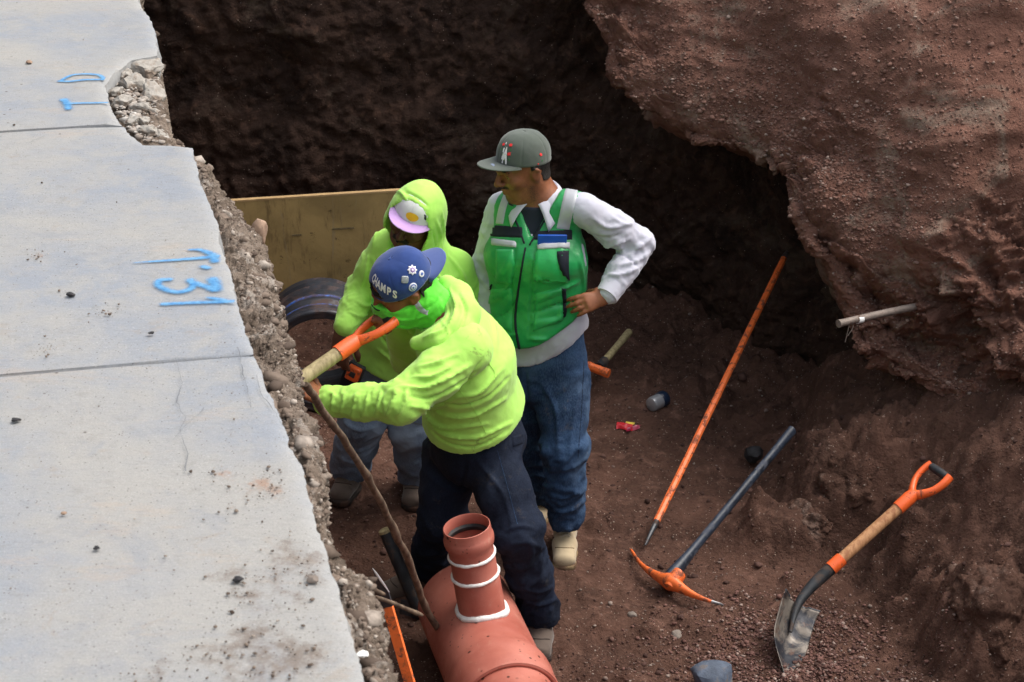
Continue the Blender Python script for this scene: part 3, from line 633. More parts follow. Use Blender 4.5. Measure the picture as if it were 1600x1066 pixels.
# ---------------------------------------------------------------- tools
def shovel(G, Bl, up, name, label, wood_mat, shaft=.0215, blade=True, tipp=None, bside=None):
    """G: centre of the grip bar, Bl: where the shaft meets the blade socket, up: side the blade faces"""
    G, Bl = np.asarray(G), np.asarray(Bl); ax = unit(Bl-G); L = np.linalg.norm(Bl-G); s = unit(np.cross(ax, up)); n = np.cross(s, ax)
    t = empty(name, Bl, label, 'shovel')
    at = lambda d, side=0, nn=0: G+ax*d+s*side+n*nn
    MB().tube([at(.155), at(L*.5), at(L-.21)], [shaft, shaft, shaft*.98], 20).build('shaft', wood_mat, t)
    g = MB().tube([at(.21), at(.15), at(.125)], [shaft*1.18, shaft*1.22, shaft*1.05], 18)
    for k in (-1, 1):
        g.tube(cubic([at(.135, 0), at(.115, k*.022), at(.075, k*.046), at(.03, k*.054), at(-.008, k*.050)], 18), np.r_[np.linspace(.021, .0155, 9), np.linspace(.0155, .0175, 9)], 14, flat=.75)
    hg = g.build('grip_yoke', M['orange_plain'], t)
    MB().tube(along(at(.0, -.045), at(.0, .045), 9), [.013, .015, .016, .0165, .0165, .0165, .016, .015, .013], 14).build('grip_bar', M['black'], hg)
    MB().tube([at(L-.23), at(L-.175)], shaft*1.2, 20).build('collar', M['orange_plain'], t)
    if blade:
        if tipp is None: bt0 = at(L, 0, -.03); ba = ax; bs = s
        else: ba = unit(np.asarray(tipp)-Bl); bs = unit(np.asarray(bside)-ba*np.dot(bside, ba)); bt0 = np.asarray(tipp)-ba*.34
        bn = np.cross(bs, ba); bn = bn if bn[2] > 0 else -bn
        e = at(L-.19); k = MB().tube(cubic([e, e+ax*.07, e*.35+(bt0+bn*.014)*.65+ax*.02, bt0+bn*.014+ba*.03, bt0+ba*.13+bn*.0], 22), np.r_[[shaft*1.08]*6, np.linspace(shaft*1.05, shaft*.7, 10), np.linspace(shaft*.65, shaft*.25, 6)], 16)
        k.build('socket', M['black'], t)
        nu, nv = 29, 41; v = []
        for i in range(nu):
            u = i/(nu-1)*2-1
            for j in range(nv):
                q = j/(nv-1); wd = .080*(1-.05*q)*(1-sstep(.40, 1.08, q)**1.25*.97); x = u*wd
                z = .036*abs(u)**1.7*(1-.45*q)-.02*math.sin(q*3.1)+.010*(abs(u) > .5)*(1-sstep(0, .08, q)); y = .34*q+.012*abs(u)*(1-q)
                v.append(bt0+ba*y+bs*x+bn*z)
        v = np.array(v); b = mesh_obj('blade', v, grid_faces(nu, nv), M['blade'], t); sm = b.modifiers.new('thickness', 'SOLIDIFY'); sm.thickness = .003
        e0 = v.reshape(nu, nv, 3)[:, 0]; MB().tube(e0[:11], .004, 8).build('tread', M['steel_dark'], b); MB().tube(e0[18:], .004, 8).build('tread', M['steel_dark'], b)
    return t
def bladem():
    m = Mat('muddy_blade_steel', .5, .5, .35); c = m.mix(m.ramp(m.noise(9, 6, .65, .6), .42, .56), lin((36, 38, 46)), lin((118, 110, 102)))
    c = m.mix(m.ramp(m.noise(20, 8, .7), .54, .68), c, lin((96, 72, 62))); m.color(c); m.rough(m.ramp(m.noise(12), .3, .7, .35, .8)); m.bump(m.noise(30, 5), .002); return m.m
M['blade'] = bladem()
TIP = Az(1223, 1064, .015); TOPB = A(1243, 938, 5.86)
shovel(A(1467, 737, 6.18), TOPB, V3(-.30, -.30, .90), 'shovel', 'short shovel with orange D-grip and muddy blade, leaning on the dirt bank at the right', M['wood'], tipp=TIP, bside=V3(.74, -.05, -.60))
shovel(A(603, 500, 5.80), A(352, 676, 5.38), V3(.1, .3, .9), 'shovel', 'shovel with orange D-grip and worn wooden shaft held by the worker in the blue cap', M['wood_old'], .0235)
def bar(a, b, name, label, r=.0155, tip_len=.13, first=True):
    a, b = np.asarray(a), np.asarray(b); t = empty(name, a, label, 'digging bar'); ax = unit(b-a); L = np.linalg.norm(b-a)
    pts = along(a+ax*tip_len, b-ax*.05, 24); pts += .0015*np.c_[fbm(pts*6, 2), fbm(pts*6+4, 2), fbm(pts*6+8, 2)]
    MB().tube(pts, r, 8).build('bar_shaft', M['orange'], t, angle=30)
    MB().tube([a, a+ax*.02, a+ax*.09, a+ax*(tip_len+.002)], [.004, .008, r*.8, r], 8, flat=.8).build('chisel_tip', M['steel_dark'], t, angle=30)
    MB().tube([b-ax*.052, b-ax*.01, b], [r, r*.7, r*.35], 8).build('point', M['steel_dark'], t, angle=30)
    return t
bar(Az(1008, 852, .03), A(1230, 393, 8.02), 'digging_bar', 'long orange digging bar leaning back against the dark earth wall', .0148)
# the second one shows its flat chisel at the top
tb = empty('digging_bar', Az(700, 1300, .02), 'orange flat bar with a bright chisel tip standing beside the left earth bank', 'digging bar')
a, b = A(606, 948, 4.86), Az(716, 1330, .02); ax = unit(b-a); sd_ = unit(np.cross(ax, V3(0, .9, .45))); nd = np.cross(sd_, ax); L = np.linalg.norm(b-a)
MB().box((a+b)/2, (ax, sd_, nd), (L/2, .0165, .007)).build('bar_shaft', M['orange'], tb, bevel=.002)
tip = A(582, 888, 4.80); w_ = .0165
v = [a+sd_*w_+nd*.007, a-sd_*w_+nd*.007, a-sd_*w_-nd*.007, a+sd_*w_-nd*.007, a+(tip-a)*.35+sd_*w_*1.25+nd*.004, tip+nd*.002, tip-nd*.002, a+(tip-a)*.35+sd_*w_*1.25-nd*.004]
MB().add(v, [(0, 1, 5, 4), (3, 7, 6, 2), (0, 4, 7, 3), (1, 2, 6, 5), (4, 5, 6, 7)]).build('chisel_tip', M['steel_dark'], tb, bevel=.001)
e1 = a+(tip-a)*.35+sd_*w_*1.25
MB().tube(along(tip, e1, 6), [.001, .0035, .004, .004, .0035, .002], 6).build('ground_edge', simple('bare_edge_steel', (.75, .76, .78), .35, .5, .5, .1), tb)
# pickaxe
pk = empty('pickaxe', Az(1050, 905, 0), 'pickaxe with an orange head and black handle lying on the trench floor', 'pickaxe')
h0, h1 = Az(1047, 903, .055), A(1238, 672, 6.74); ax = unit(h1-h0); L = np.linalg.norm(h1-h0)
tt = np.linspace(0, 1, 30); rr = .0195+.014*np.exp(-(tt/.13)**2)+.003*np.exp(-((tt-1)/.1)**2)
MB().tube(along(h0-ax*.02, h1, 30), rr, 18, flat=.8).build('handle', M['black_blue'] if 'black_blue' in M else M['steel_dark'], pk)
hp = cubic([Az(985, 858, .025), Az(1003, 883, .045), Az(1026, 900, .065), Az(1052, 912, .07), Az(1080, 928, .06), Az(1105, 938, .055), Az(1131, 946, .035)], 40)
tt = np.linspace(0, 1, 40); rr = .006+.017*np.exp(-((tt-.46)/.25)**2)+.012*np.exp(-((tt-.47)/.07)**2); rr[-1] = .002; rr[0] = .004
hd = MB().tube(hp[:35], rr[:35], 12, flat=.75); 
hd.tube([hp[19]-ax*.012+V3(0, 0, -.01), hp[19]+ax*.018, hp[19]+ax*.052], [.030, .034, .030], 14, flat=.85)
hd.build('pick_head', M['orange'], pk); MB().tube(hp[34:], rr[34:], 10, flat=.7).build('bare_point', M['steel'], pk)
# small hammer near the vested man
hm = empty('hammer', Az(935, 575, 0), 'short hammer with a wooden handle and orange head lying behind the man in the vest', 'hammer')
z0 = fz(.35, 7.9); a, b = Az(983, 519, z0+.06), Az(938, 572, z0+.045)
MB().tube(along(a, b, 8), [.0175, .018, .0165, .016, .016, .0165, .017, .018], 14).build('handle', M['wood_old'], hm)
ax = unit(b-a); MB().tube([b-ax*.055, b+ax*.012], .0215, 14).build('rubber_sleeve', M['black'], hm)
sd_ = unit(V3(.8, -.5, -.1)); c = b+ax*.035
MB().tube(cubic([c-sd_*.062, c-sd_*.03, c, c+sd_*.03, c+sd_*.06], 10), [.019, .024, .022, .022, .022, .023, .022, .023, .024, .023], 8, flat=.85).build('hammer_head', M['orange'], hm, bevel=.003)
# black handle standing beside the stick
bh = empty('mallet_handle', Az(665, 985, 0), 'black tool handle with a bare wooden end leaning behind the dry stick', 'tool handle')
a, b = A(602, 831, 5.98), Az(657, 962, .04)
MB().tube(along(a, b, 10), .0235, 16).build('handle', M['black'], bh); ax = unit(b-a)
MB().tube([a-ax*.012, a-ax*.008, a+ax*.002], [.016, .0235, .0240], 16).build('wooden_end', M['wood_old'], bh)
MB().box(b, (ax, V3(1, -.2, 0), V3(.1, .2, 1)), (.03, .07, .035)).build('tool_head', M['steel_dark'], bh, bevel=.01)
# sticks
def stick(pts, r0, r1, name, label, n=40, jit=.006, knots=3, seed=0):
    p = cubic(np.array(pts), n); q = p*6+seed; p = p+jit*np.c_[fbm(q, 3), fbm(q+5, 3), fbm(q+9, 3)]
    rad = np.linspace(r0, r1, n)*(1+.16*fbm(p*9+seed, 3)); rs = np.random.RandomState(seed)
    for k in rs.uniform(.1, .95, knots): rad += .22*r0*np.exp(-((np.linspace(0, 1, n)-k)/.02)**2)
    rad[0] *= .6; rad[-1] *= .6
    return tag(MB().tube(p, rad, 12).build(name, M['wood_grey'], None), label, 'stick')
stick([A(476, 600, 3.93), A(504, 640, 4.2), A(556, 716, 4.6), A(592, 778, 4.85), A(620, 838, 5.05), A(642, 885, 5.22), A(664, 946, 5.4), Az(697, 1008, .10)], .0095, .0118, 'stick', 'long crooked dry stick leaning from the left bank down beside the orange pipe', 90, .006, 5, 3)
stick([A(522, 908, 2.92), A(560, 915, 3.0), A(600, 929, 3.1)], .006, .004, 'twig', 'short dry twig poking out of the left earth bank, the upper one', 24, .003, 2, 5)
stick([A(578, 930, 3.05), A(610, 940, 3.2), A(660, 962, 3.35)], .0038, .0045, 'twig', 'thin pale twig crossing the orange flat bar, the lower one', 24, .003, 2, 8)
# rod sticking out of the spoil bank
M['rod'] = simple('galvanised_rod', lin((128, 116, 108)), .6, .4, .2, .2, 40, .0015, 60, lin((92, 70, 60)), .4, 20)
rod = empty('metal_rod', A(1380, 492, 6.75), 'grey metal rod with a band of white tape sticking out of the brown bank', 'rod')
a, b = A(1310, 506, 6.66), A(1470, 472, 6.95)
MB().tube(along(a, b, 20, V3(0, 0, .004)), np.r_[.016, np.full(19, .0145)], 12).build('rod_shaft', M['rod'], rod)
ax = unit(b-a); ta = a+ax*.108
MB().tube([ta-ax*.012, ta+ax*.012], .0162, 14).build('tape_band', M['caulk'], rod)
MB().tube(cubic([a+ax*.06, a+ax*.05+V3(0, -.01, -.03), a+ax*.04+V3(0, -.01, -.08)], 10), .0016, 6).tube(cubic([a+ax*.06, a+ax*.075+V3(0, -.012, -.02), a+ax*.05+V3(0, -.012, -.055)], 10), .0014, 6).build('loose_wire', M['rod'], rod)
# cup and wrapper
z0 = fz(.62, 7.35)
cp = empty('metal_cup', Az(1034, 630, z0), 'small silver and dark blue metal cup lying on its side on the soil', 'cup')
a, b = Az(1017, 633, z0+.035), Az(1050, 616, z0+.038); ax = unit(b-a)
MB().add(*lathe(a, ax, [(0, .0), (0, .026), (.003, .031), (.012, .033), (.056, .033)], 40)).build('cup_body', simple('brushed_silver', (.5, .52, .56), .3, .5, .6, .1), cp)
MB().add(*lathe(a, ax, [(.055, .0335), (.060, .036), (.090, .036), (.094, .033), (.094, .0)], 40)).build('cup_lid', simple('dark_blue_plastic', (.01, .02, .045), .3, .5), cp)
MB().box(a+ax*.075+V3(-.004, -.024, .026), (ax, np.cross(ax, V3(0, -.68, .73)), V3(0, -.68, .73)), (.007, .009, .0015)).build('cup_sticker', simple('pale_sticker', (.5, .55, .62), .5), cp)
wr = empty('candy_wrapper', Az(982, 668, fz(.45, 7.15)), 'crumpled red wrapper with a yellow label on the soil', 'wrapper')
def crumple(c, ex, ey, ez, nx, ny, amp, seed):
    v = []
    for i in range(nx):
        for j in range(ny):
            u, w2 = i/(nx-1)*2-1, j/(ny-1)*2-1
            p = c+ex*u+ey*w2+ez*(1-abs(w2)**2)*1.0; v.append(p)
    v = np.array(v); v = v+amp*np.c_[fbm(v*60+seed, 2), fbm(v*60+seed+3, 2), fbm(v*60+seed+6, 2)]; return v, [tuple(q) for q in grid_faces(nx, ny)]
zc = fz(.45, 7.15)+.012
c = Az(977, 668, zc+.012); MB().add(*crumple(c, V3(.034, -.012, 0), V3(.008, .022, 0), V3(0, 0, .02), 18, 10, .007, 1)).build('foil', simple('red_foil', (.55, .02, .03), .3, .5, 0, .2), wr)
c = Az(985, 661, zc+.03); MB().add(*crumple(c, V3(.019, -.006, 0), V3(.003, .009, 0), V3(0, 0, .004), 12, 5, .002, 2)).build('printed_label', simple('yellow_foil', (.65, .48, .05), .35, .5), wr)
c = Az(990, 670, zc+.014); MB().add(*crumple(c, V3(.03, .012, 0), V3(.004, .014, 0), V3(0, 0, .012), 12, 7, .006, 6)).build('foil_end', simple('magenta_foil', (.35, .02, .06), .3, .5), wr)
# stones one can point at
def rockmesh(c, rad, seed, sub=3, amp=.28, angular=.5):
    import bmesh
    bm = bmesh.new(); bmesh.ops.create_icosphere(bm, subdivisions=sub, radius=1); v = np.array([x.co[:] for x in bm.verts]); f = np.array([[y.index for y in x.verts] for x in bm.faces]); bm.free()
    rs = np.random.RandomState(seed)
    for k in range(int(10*angular)+3):                    # cleave with planes
        n_ = unit(rs.normal(size=3)); d = rs.uniform(.55, .9); h = v@n_-d; v = v-np.clip(h, 0, None)[:, None]*n_
    v = v*(1+amp*fbm(v*1.6+seed, 3)[:, None]+.05*fbm(v*7+seed, 2)[:, None])
    return v*np.asarray(rad)+c, f
def rock(c, rad, seed, mat, label, name='stone', **k):
    v, f = rockmesh(np.zeros(3), rad, seed, **k); o = mesh_obj(name, v, f, mat, smooth=True); o.location = tuple(c)
    try: o.data.set_sharp_from_angle(angle=R(32))
    except Exception: pass
    return tag(o, label, 'stone')
M['stone_grey'] = simple('grey_stone', lin((118, 108, 100)), .8, .3, 0, .2, 30, .003, 60, lin((86, 66, 56)), .4, 14)
M['stone_blue'] = simple('blue_grey_stone', lin((84, 94, 110)), .7, .35, 0, .25, 20, .003, 50, lin((110, 102, 96)), .3, 20)
M['stone_tan'] = simple('tan_stone', lin((148, 124, 106)), .85, .25, 0, .12, 40, .003, 70)
M['stone_dark'] = simple('black_stone', lin((40, 38, 40)), .7, .35, 0, .3, 60)
M['concrete_chunk'] = simple('broken_concrete', lin((150, 145, 138)), .9, .25, 0, .16, 22, .008, 45, lin((120, 104, 90)), .5, 14)
rock(Az(1114, 1068, .04), (.095, .08, .085), 14, M['stone_blue'], 'angular blue-grey stone at the bottom edge of the photo', angular=1.2, amp=.10)
rock(Az(988, 961, .01), (.019, .02, .012), 5, M['stone_grey'], 'small round pale stone left of the pickaxe point')
rock(Az(1056, 996, .015), (.032, .028, .028), 6, M['stone_grey'], 'dark lump with a pale top below the pickaxe head')
rock(Az(1178, 710, .03), (.05, .04, .035), 7, M['stone_dark'], 'dark stone beside the pickaxe handle')
rock(Az(406, 363, 2.05), (.024, .024, .036), 8, M['stone_tan'], 'smooth tan stone standing on the left earth bank', amp=.12, angular=.1)
rock(Az(567, 1022, 2.19), (.010, .008, .004), 9, M['caulk'], 'flat white chip on the bank beside the slab edge')
for k, (x, y, r, mt, lb) in enumerate([(111, 460, .0075, 'stone_dark', 'black pebble on the pavement left of the blue numbers'), (25, 656, .0065, 'stone_dark', 'black pebble near the left edge of the photo on the pavement'),
      (236, 520, .0045, 'stone_dark', 'tiny black pebble just above the long pavement joint'), (100, 672+130, .004, 'stone_tan', 'tan pebble on the lower left pavement'), (372, 905, .007, 'stone_dark', 'dark pebble in the muddy patch of the pavement'),
      (488, 905, .008, 'stone_grey', 'grey pebble on the muddy pavement near its broken edge'), (151, 856, .0045, 'stone_dark', 'small dark pebble alone on the lower pavement'), (45, 97, .008, 'stone_tan', 'golden brown crumb on the far pavement')]):
    rock(Az(x, y, 2.306), (r*1.5, r*1.1, r*.7), 20+k, M[mt], lb, sub=2)
# broken concrete where the far slab has crumbled
chunks = [(230, 110, .085, .10, .05, 2.262), (205, 132, .07, .08, .04, 2.262), (238, 150, .06, .07, .05, 2.245), (192, 160, .05, .05, .03, 2.265), (218, 168, .045, .03, .022, 2.262), (240, 185, .05, .05, .03, 2.225),
          (208, 190, .04, .04, .025, 2.262), (232, 205, .055, .03, .02, 2.255), (252, 215, .04, .035, .03, 2.235), (195, 118, .04, .05, .03, 2.268), (226, 190, .03, .025, .018, 2.262), (182, 143, .035, .04, .02, 2.27)]
nm = ['farthest and largest', 'left of the largest', 'on the outer rim', 'against the cut slab', 'small flat', 'outer rim, dark sided', 'beside the slab corner', 'flat slip like', 'nearest to the slab corner', 'far left', 'smallest', 'next to the blue letter']
for k, (x, y, a_, b_, c_, z_) in enumerate(chunks):
    o = rock(Az(x, y, z_), (a_*.62, b_*.75, c_*.8), 40+k, M['concrete_chunk'], 'chunk of broken concrete at the crumbled far slab edge, %s one' % nm[k], 'concrete_chunk', amp=.35, angular=.9, sub=4)
    o['category'] = 'rubble'; o['group'] = 'broken concrete at the crumbled slab edge'
# larger clods on the trench floor and along the banks
rs = np.random.RandomState(77)
# ---------------------------------------------------------------- board and corrugated pipe at the far end
def boardm():
    m = Mat('stained_yellow_board', .65, .3); c = m.mix(m.ramp(m.noise(3, 6, .6, .5), .35, .65), lin((176, 150, 100)), lin((146, 124, 82)))
    c = m.mix(m.ramp(m.noise(8, 8, .75, 0, stretch=(2.5, 1, .5)), .52, .66, 0, .7), c, lin((112, 92, 62))); c = m.mix(m.ramp(m.noise(18, 8, .8), .60, .68, 0, .8), c, lin((60, 44, 30)))
    c = m.mix(m.ramp(m.noise(6, 5, .7, 1.5, stretch=(3, 1, .3)), .62, .7, 0, .6), c, lin((150, 136, 110))); m.color(c); m.bump(m.noise(50, 4), .001); return m.m
M['board'] = boardm()
bt = empty('shoring_board', A(500, 455, 8.25), 'stained yellow-brown shoring board standing across the far end of the trench', 'board')
tl, tr = A(352, 315.5, 8.2), A(672, 295.5, 8.2); d = unit(tr-tl); dn = unit(np.cross(d, V3(0, 0, 1)))
c = (tl+tr)/2; L = np.linalg.norm(tr-tl); dz = np.cross(dn, d); dz = dz if dz[2] > 0 else -dz
def bp(u, v_, o=0.): return tl+d*u*L-dz*v_*.46+dn*o
MB().box(tl+d*L/2-dz*.23, (d, dz, dn), (L/2, .23, .012)).build('panel', M['board'], bt, bevel=.002)
MB().box(tl+d*L/2+dz*.004, (d, dz, dn), (L/2, .004, .013)).build('top_edge', simple('raw_board_edge', lin((176, 146, 104)), .8), bt)
M['bseam'] = simple('board_seam', lin((108, 90, 52)), .8)
for u in (.985,): MB().box(tl+d*L*u-dz*.23+dn*.0135, (d, dz, dn), (.004, .225, .003)).build('seam_strip', M['bseam'], bt)
M['scrape'] = simple('grey_paint', lin((118, 104, 76)), .8, .3, 0, .3, 60)
for u_, q_, l_ in ((.56, .16, .05), (.33, .178, .022)): MB().box(tl+d*L*u_-dz*q_-V3(0, .015, 0), (d, dz, dn), (l_, .004, .001)).build('grey_scrape', M['scrape'], bt)
M['corr'] = simple('black_corrugated_plastic', (.020, .022, .030), .40, .5, 0, .3, 10, .001, 80, lin((70, 52, 48)), .45, 6)
M['corr_blue'] = simple('blue_stripe_plastic', (.03, .10, .36), .45, .5, 0, .3, 10, .001, 60, lin((70, 50, 48)), .6, 9)
cpipe = empty('corrugated_pipe', A(505, 500, 7.9), 'open end of a black corrugated pipe with a blue stripe, half full of soil', 'pipe')
cc = A(503, 566, 7.55); cax = unit(V3(-.10, 1, .03)); Rr = .232
prof = [(0, Rr-.02), (0, Rr+.012), (.03, Rr+.016), (.045, Rr+.004), (.08, Rr), (.115, Rr+.004), (.125, Rr+.012), (.15, Rr+.012), (.16, Rr+.002), (.21, Rr+.002), (.22, Rr+.016), (.26, Rr+.018), (.27, Rr+.004), (.29, Rr+.004), (.30, Rr+.018), (.34, Rr+.018), (.36, Rr)]
MB().add(*lathe(cc, cax, prof, 90)).build('pipe_wall', M['corr'], cpipe)
prof = []
for k in range(3):
    z_ = k*.055; prof += [(z_, Rr-.022-.012*(k % 2)), (z_+.03, Rr-.026-.012*(k % 2)), (z_+.05, Rr-.04)]
MB().add(*lathe(cc, cax, prof, 90)).build('pipe_inside', M['corr'], cpipe)
MB().add(*ring(cc+cax*.012, cax, Rr+.004, .014, 0)).build('rim', M['corr'], cpipe)
for t_, r_ in ((.10, .006), (.185, .009)): MB().add(*ring(cc+cax*t_, cax, Rr-.002, r_, 0, 0, -2.2, 2.2)).build('blue_stripe', M['corr_blue'], cpipe)
# ---------------------------------------------------------------- spray marks
def spraymat():
    m = Mat('blue_spray_paint', .7, .3); m.color(m.mix(m.ramp(m.noise(70, 4), .35, .65), lin((58, 128, 184)), lin((92, 152, 196))))
    f = m.attr('cover'); n = m.math('MULTIPLY', m.math('SUBTRACT', m.noise(140, 5, .75), .5), .9)
    m.ln(m.ramp(m.math('ADD', f, n), .10, 1.15, 0, .88), m.b.inputs['Alpha']); m.bump(m.noise(120, 6, .7, 0, stretch=(.3, 1.4, 1)), .0025, .7); return m.m
M['spray'] = spraymat()
def spray(strokes, label, z=2.3035):
    segs = []
    for st in strokes:
        w_ = tuple(1.3*q_ for q_ in st[0]) if isinstance(st[0], tuple) else 1.3*st[0]; p = np.array([Az(x, y, z)[:2] for x, y in st[1]]); ww = np.linspace(w_[0], w_[1], len(p)) if isinstance(w_, tuple) else np.full(len(p), w_)
        pc = cubic(np.c_[p, ww], 24) if len(p) > 2 else np.c_[p, ww][[0, 1]]
        segs += list(zip(pc[:-1], pc[1:]))
    P_ = np.array([s_[0][:2] for s_ in segs]+[segs[-1][1][:2]]); lo, hi = P_.min(0)-.05, P_.max(0)+.05
    gx = np.arange(lo[0], hi[0], .003); gy = np.arange(lo[1], hi[1], .004); X_, Y_ = np.meshgrid(gx, gy, indexing='ij'); q = np.stack([X_.ravel(), Y_.ravel()], -1); cov = np.zeros(len(q))
    for a_, b_ in segs:
        ab = b_[:2]-a_[:2]; t = np.clip(((q-a_[:2])@ab)/(ab@ab+1e-9), 0, 1); dd = np.hypot(*(q-a_[:2]-t[:, None]*ab).T); ww = a_[2]+(b_[2]-a_[2])*t
        cov = np.maximum(cov, np.exp(-(dd/(ww*1.15))**2.2)*np.clip(ww/.006, .4, 1))
    f = grid_faces(len(gx), len(gy)); mx = cov[f].max(1); f = f[mx > .004]
    used, inv = np.unique(f, return_inverse=True); f = inv.reshape(f.shape); q = q[used]; cov = cov[used]
    zz = z+.0025*fbm(np.c_[q*2, q[:, :1]*0], 3)
    keep_e = np.interp(q[:, 1], edge_w[::-1, 1][np.argsort(edge_w[::-1, 1])], edge_w[::-1, 0][np.argsort(edge_w[::-1, 1])])
    cov = cov*(q[:, 0] < keep_e-.006)
    o = mesh_obj('spray_mark', np.c_[q, zz], f, M['spray'], attrs={'cover': cov}); tag(o, label, 'marking')
spray([((.003, .009), [(210, 411), (240, 409), (285, 406), (320, 403), (338, 401)]), ((.004, .010), [(296, 391), (312, 391), (328, 396), (336, 402)]), (.009, [(334, 402), (336, 408)]), (.007, [(318, 417), (324, 419)])], 'blue sprayed stroke, the upper "1" of the number near the slab edge')
spray([((.007, .008), [(264, 437), (250, 438), (247, 445), (258, 452), (275, 456), (292, 454), (303, 446), (300, 441), (298, 438)]), ((.008, .009), [(298, 440), (312, 445), (326, 449), (334, 453)]), (.011, [(333, 437), (336, 445), (338, 452)])], 'blue sprayed "3" on the pavement between two blue strokes')
spray([((.006, .007), [(255, 474.5), (290, 473), (330, 472), (362, 471)]), ((.004, .008), [(325, 465), (338, 467), (350, 470)])], 'blue sprayed "1" nearest to the long pavement joint')
spray([(.006, [(93, 127), (110, 127.5), (135, 125), (163, 125)]), ((.005, .006), [(94, 127), (112, 118), (135, 116), (155, 118), (163, 124)])], 'blue sprayed letter "D" on the far slab')
spray([((.010, .008), [(100, 156), (105, 162), (107, 170)]), ((.006, .005), [(102, 162), (130, 161), (170, 160)])], 'blue sprayed short "1" stroke on the far slab beside the broken concrete')

def mass(c, rad, seed, mat, sub=6, a1=.16, a2=.07, a3=.03, rot=0.):
    import bmesh
    bm = bmesh.new(); bmesh.ops.create_icosphere(bm, subdivisions=sub, radius=1); v = np.array([x.co[:] for x in bm.verts]); f = np.array([[y.index for y in x.verts] for x in bm.faces]); bm.free()
    rs = np.random.RandomState(seed)
    for k in range(7):
        n_ = unit(rs.normal(size=3)); d = rs.uniform(.62, .9); h = v@n_-d; v = v-np.clip(h, 0, None)[:, None]*n_*.8
    p = v*np.asarray(rad); cr, sr = math.cos(rot), math.sin(rot); p = np.c_[p[:, 0]*cr-p[:, 1]*sr, p[:, 0]*sr+p[:, 1]*cr, p[:, 2]]; n_ = p/np.linalg.norm(p, axis=1)[:, None]
    w_ = p+np.asarray(c); d1, dd, hh = cells(w_*9+seed); d = a1*fbm(w_*3+seed, 3)-a2*ridge(w_*6+seed, 4)-a3*ridge(w_*17, 3)+.025*np.clip(.5-d1, 0, 1)+.006*fbm(w_*45, 2)
    return tag(mesh_obj('earth_mound', w_+n_*d[:, None], f, mat), kind='structure')
M['clod2'] = soil_mat('lump_soil', lin((68, 49, 41)), lin((96, 70, 59)), lin((118, 89, 77)), .7, 1.4, pale=lin((122, 102, 92)))
mass(A(1340, 745, 6.70), (.25, .20, .25), 3, M['clod2'], 6, .12, .045, .014)
mass(A(1262, 825, 6.50), (.15, .14, .12), 9, M['clod2'], 6, .08, .03, .012)
mass(A(1440, 690, 6.86), (.30, .18, .22), 33, M['clod2'], 6, .10, .040, .014)
mass(A(1575, 800, 6.50), (.26, .22, .24), 18, M['clod2'], 6, .10, .040, .014)
mass(A(1560, 960, 5.72), (.20, .28, .22), 12, M['clod2'], 6, .10, .04, .014)
mass(A(1250, 960, 6.05), (.14, .13, .06), 21, M['floor'], 5, .05, .03, .015)
# ================================================================ PEOPLE: implicit surfaces meshed with surface nets
def smin(a, b, k):
    if k <= 0: return np.minimum(a, b)
    h = np.clip(.5+.5*(b-a)/k, 0, 1); return b*(1-h)+a*h-k*h*(1-h)
def smax(a, b, k): return -smin(-a, -b, k)
def sd_cap(p, a, b, ra, rb):
    a = np.asarray(a, float); ab = np.asarray(b, float)-a; t = np.clip((p-a)@ab/(ab@ab+1e-12), 0, 1)
    return np.linalg.norm(p-a-t[:, None]*ab, axis=1)-(ra+(rb-ra)*t)
def sd_ell(p, c, rad, ax=None):
    q = p-np.asarray(c)
    if ax is not None: q = q@np.asarray(ax).T
    rad = np.asarray(rad, float); k0 = np.linalg.norm(q/rad, axis=1); k1 = np.linalg.norm(q/rad**2, axis=1); return k0*(k0-1)/(k1+1e-9)
def sd_ecap(p, a, b, side, ra, rb):      # elliptical section: ra=(side, depth) at a, rb at b
    a = np.asarray(a, float); ab = np.asarray(b, float)-a; L = np.linalg.norm(ab); w_ = ab/L; s = unit(np.asarray(side)-w_*np.dot(side, w_)); n = np.cross(w_, s)
    t = np.clip((p-a)@ab/(L*L), 0, 1); q = p-a-t[:, None]*ab; x, y, z = q@s, q@n, q@w_
    rs = ra[0]+(rb[0]-ra[0])*t; rn = ra[1]+(rb[1]-ra[1])*t; rz = np.minimum(rs, rn)*.8
    k0 = np.sqrt((x/rs)**2+(y/rn)**2+(z/rz)**2); k1 = np.sqrt((x/rs**2)**2+(y/rn**2)**2+(z/rz**2)**2)+1e-9
    return np.where(k0 < .05, -rz, k0*(k0-1)/k1)
class S:                                   # a sum of primitives
    def __init__(s): s.p = []
    def cap(s, a, b, ra, rb=None, k=.02): s.p.append(('c', a, b, ra, ra if rb is None else rb, k)); return s
    def chain(s, pts, rad, k=.02):
        for i in range(len(pts)-1): s.cap(pts[i], pts[i+1], rad[i], rad[i+1], k)
        return s
    def ell(s, c, rad, ax=None, k=.02): s.p.append(('e', c, rad, ax, k)); return s
    def ecap(s, a, b, side, ra, rb, k=.03): s.p.append(('ec', a, b, side, ra, rb, k)); return s
    def loft(s, pts, side, rads, k=.03):
        for i in range(len(pts)-1): s.ecap(pts[i], pts[i+1], side if np.ndim(side) == 1 else side[i], rads[i], rads[i+1], k)
        return s
    def sub(s, f, k=.01): s.p.append(('sub', f, k)); return s
    def __call__(s, p):
        d = None
        for q in s.p:
            if q[0] == 'c': e = sd_cap(p, q[1], q[2], q[3], q[4])
            elif q[0] == 'e': e = sd_ell(p, q[1], q[2], q[3])
            elif q[0] == 'ec': e = sd_ecap(p, *q[1:6])
            else: d = smax(d, -q[1](p), q[2]); continue
            d = e if d is None else smin(d, e, q[-1])
        return d
